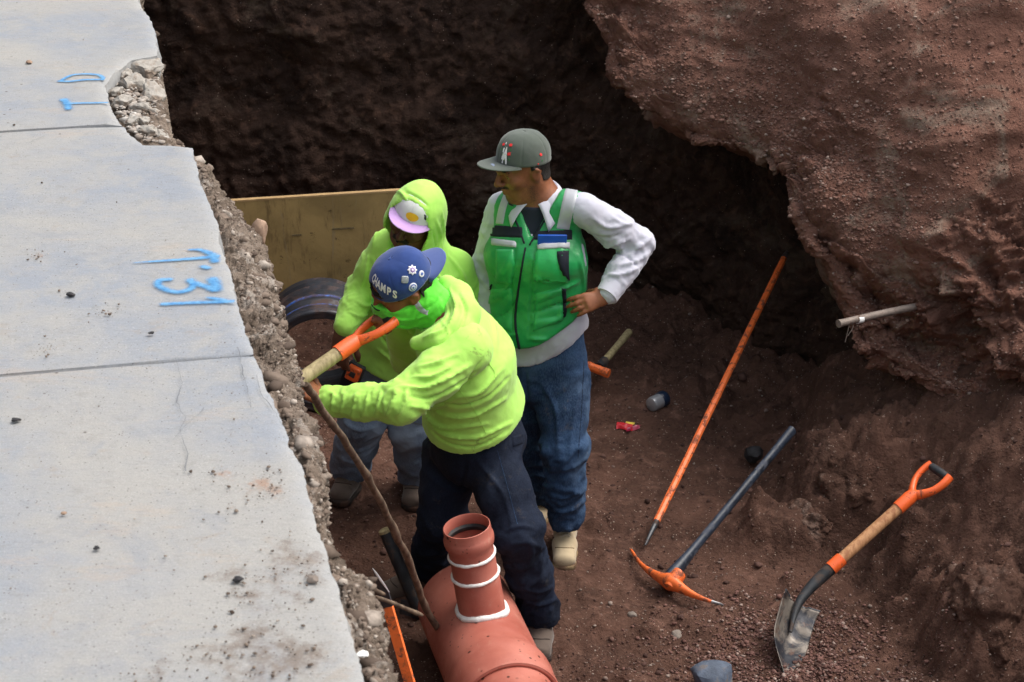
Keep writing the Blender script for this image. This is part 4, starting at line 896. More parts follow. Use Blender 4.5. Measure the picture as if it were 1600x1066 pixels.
def snet(f, lo, hi, h):
    lo = np.asarray(lo, float); n = np.ceil((np.asarray(hi)-lo)/h).astype(int)+1; B = 8; nb = -(-n//B); n = nb*B
    D = np.empty(tuple(n), np.float32)
    bc = np.stack(np.meshgrid(*[np.arange(k) for k in nb], indexing='ij'), -1).reshape(-1, 3)
    dc = f(lo+(bc*B+(B-1)/2)*h); act = np.abs(dc) < B*h*1.5
    loc = np.stack(np.meshgrid(*[np.arange(B)]*3, indexing='ij'), -1).reshape(-1, 3)
    for b, d in zip(bc[~act], dc[~act]): D[b[0]*B:b[0]*B+B, b[1]*B:b[1]*B+B, b[2]*B:b[2]*B+B] = d
    ab = bc[act]
    for i in range(0, len(ab), 1500):
        c = ab[i:i+1500]; P_ = (c[:, None]*B+loc[None]).reshape(-1, 3); v = f(lo+P_*h).astype(np.float32)
        D[P_[:, 0], P_[:, 1], P_[:, 2]] = v
    ins = D < 0
    cs = [(0, 0, 0), (1, 0, 0), (0, 1, 0), (1, 1, 0), (0, 0, 1), (1, 0, 1), (0, 1, 1), (1, 1, 1)]
    m = tuple(n-1); cnt = np.zeros(m, np.int8)
    for c in cs: cnt += ins[c[0]:c[0]+m[0], c[1]:c[1]+m[1], c[2]:c[2]+m[2]]
    C = np.argwhere((cnt > 0) & (cnt < 8)); idm = -np.ones(m, np.int64); idm[C[:, 0], C[:, 1], C[:, 2]] = np.arange(len(C))
    vals = np.stack([D[C[:, 0]+c[0], C[:, 1]+c[1], C[:, 2]+c[2]] for c in cs], -1)
    acc = np.zeros((len(C), 3)); num = np.zeros(len(C))
    for a in range(8):
        for b in range(a+1, 8):
            df = np.array(cs[b])-np.array(cs[a])
            if np.abs(df).sum() != 1: continue
            va, vb = vals[:, a], vals[:, b]; k = (va < 0) != (vb < 0); t = np.where(k, va/(va-vb+1e-12), 0)
            acc += k[:, None]*(np.array(cs[a])+t[:, None]*df); num += k
    V = lo+(C+acc/num[:, None])*h; Fs = []
    for ax in range(3):
        sl0 = [slice(None)]*3; sl1 = [slice(None)]*3; sl0[ax] = slice(0, -1); sl1[ax] = slice(1, None)
        e = np.argwhere(ins[tuple(sl0)] != ins[tuple(sl1)]); u, w_ = [(1, 2), (2, 0), (0, 1)][ax]
        e = e[(e[:, u] > 0) & (e[:, w_] > 0) & (e[:, u] < m[u]) & (e[:, w_] < m[w_])]
        def cell(du, dw): q = e.copy(); q[:, u] -= du; q[:, w_] -= dw; return idm[q[:, 0], q[:, 1], q[:, 2]]
        q = np.stack([cell(1, 1), cell(0, 1), cell(0, 0), cell(1, 0)], -1); flip = ins[e[:, 0], e[:, 1], e[:, 2]]
        q[~flip] = q[~flip][:, ::-1]; q = q[(q >= 0).all(1)]; Fs.append(q)
    return V, np.concatenate(Fs)
def relax(v, f, it=1, lam=.5):
    for _ in range(it):
        acc = np.zeros_like(v); num = np.zeros(len(v))
        for k in range(4):
            a, b = f[:, k], f[:, (k+1) % 4]
            for j in range(3): acc[:, j] += np.bincount(a, v[b, j], len(v))+np.bincount(b, v[a, j], len(v))
            num += np.bincount(a, minlength=len(v))+np.bincount(b, minlength=len(v))
        v = v+lam*(acc/np.maximum(num, 1)[:, None]-v)
    return v
class Cloth:
    def __init__(s, f, lo, hi, h, it=2):
        s.v, s.f = snet(f, lo, hi, h); s.v = relax(s.v, s.f, it); s.n = normals(s.v, s.f)
    def disp(s, d): s.v = s.v+s.n*np.asarray(d)[:, None]; s.n = normals(s.v, s.f); return s
    def wrinkle(s, a, b, rad, amp, freq=14, twist=.35, seed=0, t0=-.1, t1=1.1, k=3):
        """creases wrapped round a limb from a to b"""
        amp *= .62; a = np.asarray(a, float); ab = np.asarray(b, float)-a; L = np.linalg.norm(ab); w_ = ab/L; t = (s.v-a)@w_/L; q = s.v-a-(t*L)[:, None]*w_
        r = np.linalg.norm(q, axis=1); u = q/(r[:, None]+1e-9); z = (t*L)[:, None]*w_*freq+u*(freq*.05/.05*.045)*1.3+twist*(u@np.array([1., .3, .2]))[:, None]*w_*1.0+seed*7.7
        n_ = 1-2*np.abs(pn(z)); n2 = 1-2*np.abs(pn(z*1.9+5)); mask = sstep(t0-.08, t0+.05, t)*(1-sstep(t1-.05, t1+.08, t))*(1-sstep(rad, rad*1.35, r))
        n_ = np.where(n_ > 0, n_**1.6, n_*.6); return s.disp(amp*mask*(1.0*n_+.4*n2))
    def bvh(s): return BVHTree.FromPolygons([tuple(x) for x in s.v], [tuple(map(int, x)) for x in s.f])
    def fold(s, strokes, origin=None):
        """strokes: (polyline of survey points (px,py), half width, height) pressed into the cloth along its normal"""
        B = s.bvh(); d = np.zeros(len(s.v))
        for pts, w_, amp in strokes:
            w_ *= .74; amp *= 1.3
            pp = cubic(np.array(pts, float), 24) if len(pts) > 2 else np.array([np.array(pts[0])*(1-t)+np.array(pts[1])*t for t in np.linspace(0, 1, 16)])
            P_ = []
            for x, y in pp:
                h = B.ray_cast(Vector(CAMP), Vector(unit(ray(x, y))))
                if h[0] is not None: P_.append(np.array(h[0]))
            if len(P_) < 2: continue
            P_ = np.array(P_); lo, hi = P_.min(0)-4*w_, P_.max(0)+4*w_; k = np.where(((s.v > lo) & (s.v < hi)).all(1))[0]
            if not len(k): continue
            q = s.v[k]; best = np.full(len(k), 9.); tt = np.zeros(len(k))
            for i in range(len(P_)-1):
                ab = P_[i+1]-P_[i]; t = np.clip((q-P_[i])@ab/(ab@ab+1e-12), 0, 1); dd = np.linalg.norm(q-P_[i]-t[:, None]*ab, axis=1)
                m = dd < best; best = np.where(m, dd, best); tt = np.where(m, (i+t)/(len(P_)-1), tt)
            x = best/w_; taper = np.clip(np.sin(np.pi*np.clip(tt*.92+.04, 0, 1)), 0, 1)**.6
            d[k] += amp*taper*(1.65*np.exp(-x**1.35)-.55*np.exp(-(x/2.2)**2))
        return s.disp(d)
    def obj(s, name, mat, parent, relax_=1, attrs=None):
        v = relax(s.v, s.f, relax_, .22) if relax_ else s.v
        return mesh_obj(name, v, s.f, mat, parent, attrs=attrs)
def beard_attr(H, v, jaw=1., mus=1.):
    q = (v-H.c)/H.k; f, l, u = q@H.F, q@H.L, q@H.U
    j = (1-sstep(-.045, -.018, u+.012*(f < .03)))*sstep(-.03, .0, f)*(u > -.16)*(1-sstep(.045, .085, f+.6*(u+.06)*(u > -.06)))
    chin = np.exp(-(((u+.100)/.022)**2+((f-.075)/.03)**2+(l/.032)**2)); cheekedge = np.exp(-((f-.018)/.016)**2)*(1-sstep(-.03, .005, u))*sstep(-.13, -.10, u)
    m_ = np.exp(-(((u+.0465)/.007)**2))*(1-sstep(.020, .032, np.abs(l)))*sstep(.07, .085, f)
    return np.clip(jaw*(.42*j+.22*cheekedge+.85*chin)+mus*1.1*m_, 0, 1)
def patch(B, corners, nu, nv, off=.003, sink=.004, origin=None):
    """a strip laid on cloth: corners are survey points (px,py) tl,tr,br,bl or rows of left/right points"""
    rows = corners if isinstance(corners[0][0], (tuple, list)) else [(corners[0], corners[1]), (corners[3], corners[2])]
    rows = np.array(rows, float); rows = cubic(rows, nv) if len(rows) > 2 else np.array([rows[0]*(1-t)+rows[1]*t for t in np.linspace(0, 1, nv)])
    P_ = np.full((nu, nv, 3), np.nan); N_ = np.zeros((nu, nv, 3))
    for j in range(nv):
        for i in range(nu):
            x, y = rows[j, 0]+(rows[j, 1]-rows[j, 0])*i/(nu-1); h = B.ray_cast(Vector(CAMP), Vector(unit(ray(x, y))))
            if h[0] is not None: P_[i, j] = h[0]; N_[i, j] = h[1]
    ok = ~np.isnan(P_[:, :, 0]); med = np.nanmedian(P_[:, :, 1]); ok &= np.abs(P_[:, :, 1]-med) < .35
    N_ = np.where(((N_*(P_-CAMP)).sum(-1) > 0)[..., None], -N_, N_)
    o = np.full((nu, nv), off); o[0] = o[-1] = -sink; o[:, 0] = o[:, -1] = -sink
    V = (np.nan_to_num(P_)+N_*o[..., None]).reshape(-1, 3); F_ = grid_faces(nu, nv); okf = ok.ravel()[F_].all(1); return V, F_[okf]
def patch_obj(name, B, corners, mat, parent, nu=14, nv=14, off=.003, sink=.004):
    V, F_ = patch(B, corners, nu, nv, off, sink)
    if len(F_) == 0: print('EMPTY PATCH', name); return None
    used, inv = np.unique(F_, return_inverse=True); return mesh_obj(name, V[used], inv.reshape(F_.shape), mat, parent)
class HeadF:
    def __init__(s, c, F, U, sc_=1.0):
        s.c = np.asarray(c, float); s.F = unit(F); s.U = unit(np.asarray(U)-s.F*np.dot(U, s.F)); s.L = np.cross(s.U, s.F); s.k = sc_   # L: the person's left
    def __call__(s, f, l, u): return s.c+s.k*(s.F*f+s.L*l+s.U*u)
    def ax(s): return np.array([s.F, s.L, s.U])
def head_sdf(H, S_, neck_base=None, neck_r=.058):
    A_ = H.ax(); k = H.k; R3 = lambda *r: np.array(r)*k
    S_.ell(H(-.008, 0, .035), R3(.100, .078, .098), A_, .01)
    S_.ell(H(.022, 0, -.035), R3(.068, .060, .085), A_, .03)
    S_.cap(H(.058, 0, -.092), H(.066, 0, -.10), .027*k, .022*k, .03)
    for l in (-1, 1):
        S_.cap(H(-.015, l*.050, -.055), H(.045, l*.030, -.095), .024*k, .020*k, .03)     # jaw
        S_.ell(H(.060, l*.038, -.022), R3(.028, .026, .026), A_, .02)                      # cheek
        S_.cap(H(.086, l*.040, .020), H(.097, l*.012, .020), .009*k, .010*k, .012)         # brow
        S_.ell(H(-.005, l*.078, -.006), R3(.020, .009, .033), A_, .006)                    # ear
        S_.cap(H(.002, l*.084, .018), H(-.016, l*.086, .006), .006*k, .006*k, .004)
    S_.cap(H(.095, 0, .014), H(.116, 0, -.026), .008*k, .0125*k, .010)
    for l in (-1, 1): S_.ell(H(.102, l*.0125, -.031), R3(.012, .008, .008), A_, .006)
    S_.sub(lambda p: np.minimum(sd_ell(p, H(.108, .034, .002), R3(.024, .018, .012), A_), sd_ell(p, H(.108, -.034, .002), R3(.024, .018, .012), A_)), .012*k)
    for l in (-1, 1): S_.ell(H(.074, l*.034, .002), R3(.014, .016, .013), A_, .003); S_.cap(H(.0875, l*.046, .0065), H(.0895, l*.024, .007), .0035*k, .0035*k, .003)
    S_.cap(H(.086, -.020, -.058), H(.096, 0, -.056), .0045*k, .0065*k, .006); S_.cap(H(.096, 0, -.056), H(.086, .020, -.058), .0065*k, .0045*k, .006)
    S_.cap(H(.084, -.016, -.071), H(.092, 0, -.070), .006*k, .0075*k, .006); S_.cap(H(.092, 0, -.070), H(.084, .016, -.071), .0075*k, .006*k, .006)
    S_.sub(lambda p: np.minimum(sd_cap(p, H(.090, -.022, -.0635), H(.102, 0, -.063), .0016*k, .0016*k), sd_cap(p, H(.102, 0, -.063), H(.090, .022, -.0635), .0016*k, .0016*k)), .004*k)
    for l in (-1, 1): S_.sub(lambda p, l=l: sd_ell(p, H(.004, l*.090, -.002), R3(.010, .008, .016), A_), .004)
    if neck_base is not None: S_.cap(H(-.025, 0, -.04), neck_base, neck_r*k, neck_r*1.1, .03)
    return S_
def add_eyes(H, parent, iris):
    for l in (-1, 1):
        c = H(.0745, l*.034, .0015); v, f = lathe(c-H.F*.0132*H.k, H.F, [(.0132*H.k*(1-math.cos(a)), .0150*H.k*math.sin(a)) for a in np.linspace(.001, math.pi, 14)], 20)
        e = MB().add(v, f).build('eyeball', M['eye_white'], parent)
        MB().add(*lathe(c+H.F*.0118*H.k, H.F, [(0, .0065*H.k), (.0019*H.k, .004*H.k), (.0023*H.k, .0001)], 16)).build('iris', iris, e)
def hand_sdf(S_, w, d, back, thumb, curl=(.3,)*4, spread=.12, k=1.0, tcurl=.4, tdir=None):
    """w wrist point, d direction of the palm, back: outward normal of the back of the hand, thumb: side of the thumb"""
    w = np.asarray(w, float); d = unit(d); b = unit(np.asarray(back)-d*np.dot(back, d)); s = unit(np.asarray(thumb)-d*np.dot(thumb, d)-b*np.dot(thumb, b))
    S_.ecap(w-d*.02*k, w+d*.02*k, s, (.029*k, .022*k), (.031*k, .019*k), .012)
    S_.ecap(w+d*.015*k, w+d*.082*k, s, (.032*k, .018*k), (.040*k, .015*k), .012)
    lens = [.070, .078, .074, .058]; offs = [.030, .0105, -.0095, -.0285]; nails = []
    for i in range(4):
        o = w+d*(.085-.004*abs(i-1))*k+s*offs[i]*k; fd = unit(d+s*spread*(1.2-i*.8)); c = curl[i]; l_ = lens[i]*k; r = .0095*k*(1-.06*(i == 3)); pts = [o-fd*.018*k+b*.001]; q = o
        for j, fr in enumerate((.44, .31, .25)):
            pts.append(q); ang = c*(j+.6); dv = fd*math.cos(ang)-b*math.sin(ang); q = q+dv*l_*fr
        pts.append(q); S_.chain(pts, [r*1.05, r*1.06, r, r*.93, r*.8], .0035); nails.append((q, dv, b))
    o = w+d*.022*k+s*.026*k-b*.006*k; td = unit(d*.55+s*.8-b*.25*tcurl); p1 = o+td*.038*k; td2 = unit(d*.95+s*.30-b*.6*tcurl); p2 = p1+td2*.034*k; p3 = p2+unit(d+s*.05-b*.7*tcurl)*.024*k
    if tdir is not None: tv = unit(tdir); p1 = o+tv*.035*k; p2 = p1+tv*.03*k; p3 = p2+tv*.02*k
    S_.chain([w+d*.01*k+s*.012*k, o, p1, p2, p3], [.016*k, .0165*k, .0125*k, .0115*k, .009*k], .008)
    return nails
def capmesh(H, rf, rb, rs, ht, drop=.0, name='cap', mat=None, parent=None, thick=.003, tilt=0, fullness=2.5, brim=None, seams=6, opening=None, base=.03, flip=1):
    """six-panel crown: phi measured from the front; returns object and the mapping (phi, t)->point, t 0 at the button, 1 at the rim"""
    ca, sa_ = math.cos(tilt), math.sin(tilt); F2 = H.F*ca+H.U*sa_; U2 = H.U*ca-H.F*sa_; F2 = F2*flip; L2 = np.cross(U2, F2)
    c0 = H(-.006, 0, base)
    def pt(phi, t, off=0.):
        c, s = np.cos(phi), np.sin(phi); a = np.where(c > 0, rf, rb); ex = fullness
        th = t*np.pi/2; rr = np.sin(th)**(2/ex*1.0); hh = np.cos(th)**(2/ex*1.0)
        front = np.clip(c, 0, 1)**2
        rr = rr**(1-.25*front)
        seam = -.0016*np.exp(-((np.abs(((phi*seams/(2*np.pi)+.5) % 1)-.5))/.018)**2)*np.clip(t*4, 0, 1)
        x = (a+seam+off)*rr*c*(1-.03*(1-t)); y = (rs+seam+off)*rr*s; z = (ht+off)*hh
        x, y, z = np.broadcast_arrays(x, y, z)
        P0 = c0+H.k*(x[..., None]*F2+y[..., None]*L2+z[..., None]*U2); sh_ = P0.shape; dn = fbm(P0.reshape(-1, 3)*14+3, 3).reshape(sh_[:-1])*.0035*H.k
        ov = P0-c0-U2*.02; ov = ov/np.linalg.norm(ov, axis=-1)[..., None]; return P0+ov*(dn*np.where(z < .006, 0, 1))[..., None]
    nu, nv = 144, 40; phi = np.linspace(0, 2*np.pi, nu, endpoint=False); t = np.linspace(0, 1, nv)**.8
    PH, TT = np.meshgrid(phi, t, indexing='ij'); Pn = pt(PH, TT)
    fc = grid_faces(nu, nv, wrapu=True)
    if opening is not None:            # arched opening above the strap at the back
        pc = PH.ravel()[fc].mean(1); tc = TT.ravel()[fc].mean(1); w_ = np.abs(((pc-np.pi+np.pi) % (2*np.pi))-np.pi); fc = fc[~((w_ < opening[0]) & (tc > 1-opening[1]*np.sqrt(np.clip(1-(w_/opening[0])**2, 0, 1))) & (tc < .955))]
    o = mesh_obj(name, Pn.reshape(-1, 3), fc, mat, parent); sm = o.modifiers.new('thickness', 'SOLIDIFY'); sm.thickness = thick; sm.offset = -1
    v, f = lathe(c0+U2*(ht-.001)*H.k, U2, [(0, .009), (.003, .008), (.005, .004), (.0055, .0001)], 16); MB().add(v, f).build('button', mat, o)
    if brim:
        ln_, half, curve, droop, bmat = brim; nu2, nv2 = 41, 18; v = []
        for i in range(nu2):
            u = i/(nu2-1)*2-1; ph = u*half
            for j in range(nv2):
                q_ = j/(nv2-1); base_p = pt(np.array(ph), np.array(1.0)); ext = ln_*math.sqrt(max(1-abs(u)**2.4, 0))*q_
                xx = ext; z = -curve*(u**2)*q_*.9-droop*q_; sp = 1+.03*q_
                v.append(base_p+H.k*(F2*(xx-.002)+L2*(u*.004*q_)+U2*(z+.002)))
        b = mesh_obj('brim', v, grid_faces(nu2, nv2), bmat or mat, o); sm = b.modifiers.new('thickness', 'SOLIDIFY'); sm.thickness = .0035; sm.offset = 0
    return o, pt
def text_mesh(txt, size=1., bold=.02, shear=0):
    cu = bpy.data.curves.new('lettering', 'FONT'); cu.body = txt; cu.size = size; cu.offset = bold; cu.resolution_u = 3; cu.align_x = 'CENTER'
    ob = bpy.data.objects.new('lettering', cu); COL.objects.link(ob); bpy.context.view_layer.update(); dg = bpy.context.evaluated_depsgraph_get(); me = bpy.data.meshes.new_from_object(ob.evaluated_get(dg)); print('TEXT', txt, len(me.vertices), [round(x, 2) for x in ob.dimensions])
    import bmesh
    bm = bmesh.new(); bm.from_mesh(me); bmesh.ops.triangulate(bm, faces=bm.faces); bmesh.ops.subdivide_edges(bm, edges=bm.edges, cuts=1); bmesh.ops.triangulate(bm, faces=bm.faces)
    v = np.array([x.co[:] for x in bm.verts]); f = [tuple(y.index for y in x.verts) for x in bm.faces]; bm.free()
    bpy.data.objects.remove(ob); bpy.data.curves.remove(cu); bpy.data.meshes.remove(me); return v, f
def on_cap(pt, v, phi0, t0, kx, ky, arch=0., off=.0022):
    """letters: x runs along the rim, y towards the button"""
    x, y = v[:, 0], v[:, 1]; return pt(phi0+kx*x, t0-ky*y-arch*(x**2), off)
def flatdisc(c, n, r, parent, name, mat, th=.002, seg=24, lobes=0, sq=0):
    n = unit(n); a1 = unit(np.cross(n, [0.1, .2, 1.])); a2 = np.cross(n, a1); a = np.linspace(0, 2*np.pi, 48, endpoint=False); rr = np.full(48, float(r))
    if lobes: rr = r*(1+.16*np.cos(a*lobes))
    if sq: rr = r*(1/(np.abs(np.cos(a))**5+np.abs(np.sin(a))**5)**(1/5.))
    ring_ = lambda s, h: c+n*h+(rr*s)[:, None]*(np.cos(a)[:, None]*a1+np.sin(a)[:, None]*a2)
    v = np.concatenate([ring_(1, -.001), ring_(1, th*.6), ring_(.9, th), (c+n*th)[None]]); f = [(i, (i+1) % 48, 48+(i+1) % 48, 48+i) for i in range(48)]+[(48+i, 48+(i+1) % 48, 96+(i+1) % 48, 96+i) for i in range(48)]+[(96+i, 96+(i+1) % 48, 144) for i in range(48)]
    return MB().add(v, f).build(name, mat, parent)
def shoe(ankle, toe, mat, parent, sole_mat, k=1.0, name='shoe', z0=0.):
    """low boot: ankle joint, toe point on the ground, built as one upper and a sole"""
    an, toe = np.asarray(ankle, float), np.asarray(toe, float); d = unit(V3(toe[0]-an[0], toe[1]-an[1], 0)); sd_ = V3(-d[1], d[0], 0); L = .285*k; tip = V3(toe[0], toe[1], z0); heel = tip-d*L
    up = S().ecap(heel+d*.045+V3(0, 0, .05), tip-d*.13+V3(0, 0, .055), sd_, (.036*k, .05), (.044*k, .045), .03).ecap(tip-d*.13+V3(0, 0, .05), tip-d*.048+V3(0, 0, .035), sd_, (.046*k, .043), (.044*k, .032), .02)
    up.cap(heel+d*.06+V3(0, 0, .06), V3(*(heel+d*.075)[:2], z0+.125), .042*k, .046*k, .03)
    for q in (.10, .125, .15): up.cap(heel+d*q+sd_*.02+V3(0, 0, .113-(q-.1)*.55), heel+d*q-sd_*.02+V3(0, 0, .113-(q-.1)*.55), .004, .004, .003)
    f = lambda p: np.maximum(up(p), z0+.012-p[:, 2]); c = Cloth(f, np.minimum(heel, tip)-V3(.08, .08, .02), np.maximum(heel, tip)+V3(.08, .08, .2), .0055, 1)
    c.disp(.0018*fbm(c.v*26, 3)); o = c.obj(name, mat, parent, 1)
    Bv = c.bvh()
    def top(q, off): h = Bv.ray_cast(Vector(heel+d*q+sd_*off+V3(0, 0, .3)), Vector((0, 0, -1))); return np.array(h[0])+V3(0, 0, .001) if h[0] is not None else None
    lm_ = M['lace']
    for q in (.105, .125, .145, .165):
        pp = [top(q+.004*math.sin(i*1.2), (i-3)*.007) for i in range(7)]
        if all(x is not None for x in pp): MB().tube(pp, .0026, 6).build('lace', lm_, o)
    pp = [top(.215-.0012*(i-5)**2*.5, (i-5)*.0072) for i in range(11)]
    if all(x is not None for x in pp): MB().tube(pp, .0016, 6).build('toe_seam', sole_mat, o)
    so = S().ecap(heel+d*.045+V3(0, 0, .012), tip-d*.14+V3(0, 0, .012), sd_, (.041*k, .04), (.047*k, .04), .03).ecap(tip-d*.14+V3(0, 0, .012), tip-d*.05+V3(0, 0, .012), sd_, (.048*k, .04), (.047*k, .04), .02)
    g = lambda p: np.maximum(np.maximum(so(p), p[:, 2]-z0-.022), z0-.01-p[:, 2]); c = Cloth(g, np.minimum(heel, tip)-V3(.09, .09, .03), np.maximum(heel, tip)+V3(.09, .09, .06), .006, 1); c.obj('sole', sole_mat, o, 1)
    return o
# ---- cloth and skin materials
def cloth(name, rgb, var=.08, rough=.85, weave=700, wr=.002, dirt=None, da=.2, ds=9, sheen=.3, fine=.0004, spec=.2):
    m = Mat(name, rough, spec); c = m.mix(m.ramp(m.noise(6, 5, .6), .3, .7), tuple(x*(1-var) for x in rgb)+(1,), tuple(min(1, x*(1+var)) for x in rgb)+(1,))
    if dirt: c = m.mix(m.ramp(m.noise(ds, 8, .72, .6), .66-da*.3, .74-da*.2, 0, .7), c, dirt)
    m.color(c); m.b.inputs['Sheen Weight'].default_value = sheen; m.b.inputs['Sheen Roughness'].default_value = .5
    m.bump(m.noise(12, 4, .55, .8), wr*1.6, .5); m.bump(m.noise(weave, 2, .5), fine, .6); return m.m
def jeans(name, a, b, worn, dirt, da=.3):
    m = Mat(name, .88, .2); c = m.mix(m.ramp(m.noise(5, 6, .65, .4), .35, .68), a, b); c = m.mix(m.ramp(m.noise(3.2, 4, .6), .52, .72, 0, .8), c, worn)
    c = m.mix(m.ramp(m.noise(260, 2, .6, 0, stretch=(1, 1, .35)), .35, .7, 0, .35), c, worn); c = m.mix(m.ramp(m.noise(8, 9, .75, .7), .68-da*.3, .76-da*.2, 0, .6), c, dirt)
    c = m.mix(m.ramp(m.noise(30, 8, .8), .60, .68, 0, .35*da*3), c, dirt)
    m.color(c); m.bump(m.noise(26, 6, .6, 1.0), .006, .6); m.bump(m.noise(500, 2), .0005, .5); return m.m
M['hiviz'] = cloth('high_visibility_knit', (.43, .79, .135), .06, .8, 900, .0022, lin((120, 160, 60)), .10, 7, .2)
M['hiviz_dirty'] = cloth('high_visibility_knit_worn', (.43, .79, .135), .06, .8, 900, .0022, lin((110, 130, 60)), .20, 9, .2)
M['gaiter'] = cloth('green_neck_gaiter', (.14, .78, .055), .08, .7, 900, .0012)
M['vest'] = cloth('green_vest_nylon', (.010, .27, .066), .14, .38, 1200, .0022, None, 0, 9, .1, .0002, .5)
M['vest_light'] = cloth('light_green_vest_panel', (.015, .32, .080), .12, .36, 1200, .0022, None, 0, 9, .1, .0002, .5)
M['reflect'] = cloth('silver_reflective_tape', (.40, .41, .44), .06, .38, 500, .0008, None, 0, 9, .1, .0003, .6)
M['trim'] = cloth('black_trim', (.010, .012, .020), .2, .7, 500, .001, None, 0, 9, .02)
M['shirt'] = cloth('pale_lilac_shirt', (.48, .48, .555), .05, .8, 900, .003, lin((160, 150, 140)), .1, 8)
M['tee'] = cloth('navy_undershirt', (.012, .016, .03), .1)
M['jeans_blue'] = jeans('blue_denim', lin((26, 44, 70)), lin((44, 68, 100)), lin((84, 106, 134)), lin((92, 88, 88)), .30)
M['jeans_navy'] = jeans('navy_work_denim', lin((16, 22, 36)), lin((24, 32, 50)), lin((42, 52, 70)), lin((92, 84, 74)), .30)
M['jeans_pale'] = jeans('pale_denim', lin((86, 100, 122)), lin((112, 128, 150)), lin((146, 160, 180)), lin((96, 88, 82)), .35)
def skinm(name, a, b):
    m = Mat(name, .52, .4); c = m.mix(m.ramp(m.noise(16, 5, .6), .35, .68), a, b)
    bd = m.math('ADD', m.attr('beard'), m.math('MULTIPLY', m.math('SUBTRACT', m.noise(240, 4, .7), .5), .9)); c = m.mix(m.ramp(bd, .25, .95, 0, .9), c, lin((34, 22, 18))); m.color(c); m.b.inputs['Subsurface Weight'].default_value = .08; m.b.inputs['Subsurface Radius'].default_value = (.01, .004, .002); m.b.inputs['Subsurface Scale'].default_value = .5
    m.bump(m.noise(180, 4, .6), .0006, .6); m.bump(m.noise(40, 4), .0008, .5); return m.m
M['skin_mid'] = skinm('tan_skin', lin((118, 70, 45)), lin((142, 88, 60)))
M['skin_dark'] = skinm('deep_brown_skin', lin((84, 52, 40)), lin((104, 66, 50)))
M['eye_white'] = simple('eye_white', (.55, .50, .46), .25, .5, 0, .02); M['iris'] = simple('dark_iris', (.012, .007, .005), .15, .6, 0, .02)
def hairm(name, a, b): m = Mat(name, .65, .3); m.color(m.mix(m.noise(160, 4, .7, .5, stretch=(1, 1, .3)), a, b)); m.bump(m.noise(260, 4, .7), .002); return m.m
M['hair'] = hairm('black_hair', (.006, .005, .005, 1), (.02, .015, .012, 1)); 
def beardm():
    m = Mat('short_beard', .7, .25); m.color(m.mix(m.ramp(m.noise(420, 3, .7), .38, .62), lin((24, 15, 11)), lin((70, 42, 30)))); m.bump(m.noise(400, 3, .7), .0015); return m.m
M['beard'] = beardm()
M['cap_green'] = cloth('grey_green_cap_wool', (.080, .096, .080), .08, .85, 800, .0006); M['cap_blue'] = cloth('blue_cap_cotton', (.022, .055, .21), .14, .85, 700, .0008, lin((54, 58, 84)), .2, 14)
M['brim_blue'] = cloth('faded_blue_brim', (.07, .105, .27), .10, .85, 700, .0006); M['brim_lilac'] = cloth('lilac_brim', (.47, .29, .58), .06, .8, 700, .0006)
M['cap_white'] = cloth('white_cap_cotton', (.66, .66, .66), .06, .85, 700, .0006); M['thread_white'] = simple('white_embroidery', (.80, .80, .78), .7, .3, 0, .05)
M['thread_red'] = simple('red_embroidery', (.70, .03, .03), .7, .3, 0, .1); M['thread_green'] = simple('green_embroidery', (.03, .16, .04), .7, .3, 0, .1); M['thread_yellow'] = simple('yellow_embroidery', (.80, .45, .02), .7, .3, 0, .1)
M['boot_tan'] = cloth('tan_suede_boot', lin((186, 168, 138))[:3], .12, .85, 400, .001, lin((124, 100, 80)), .35, 14); M['boot_grey'] = cloth('muddy_grey_boot', lin((96, 84, 76))[:3], .2, .85, 300, .002, lin((60, 44, 38)), .5, 12)
M['lace'] = simple('shoe_lace', lin((196, 184, 164)), .85, .2, 0, .1); M['sole'] = simple('gum_sole', lin((132, 112, 84)), .85, .2, 0, .2, 40, .001, 80, lin((84, 62, 52)), .5); M['sole_dark'] = simple('dark_sole', lin((48, 42, 40)), .85, .2, 0, .3, 40, .001, 80, lin((84, 62, 52)), .5)
def bb(*pts, pad=.2): p = np.array(pts, float); return p.min(0)-pad, p.max(0)+pad
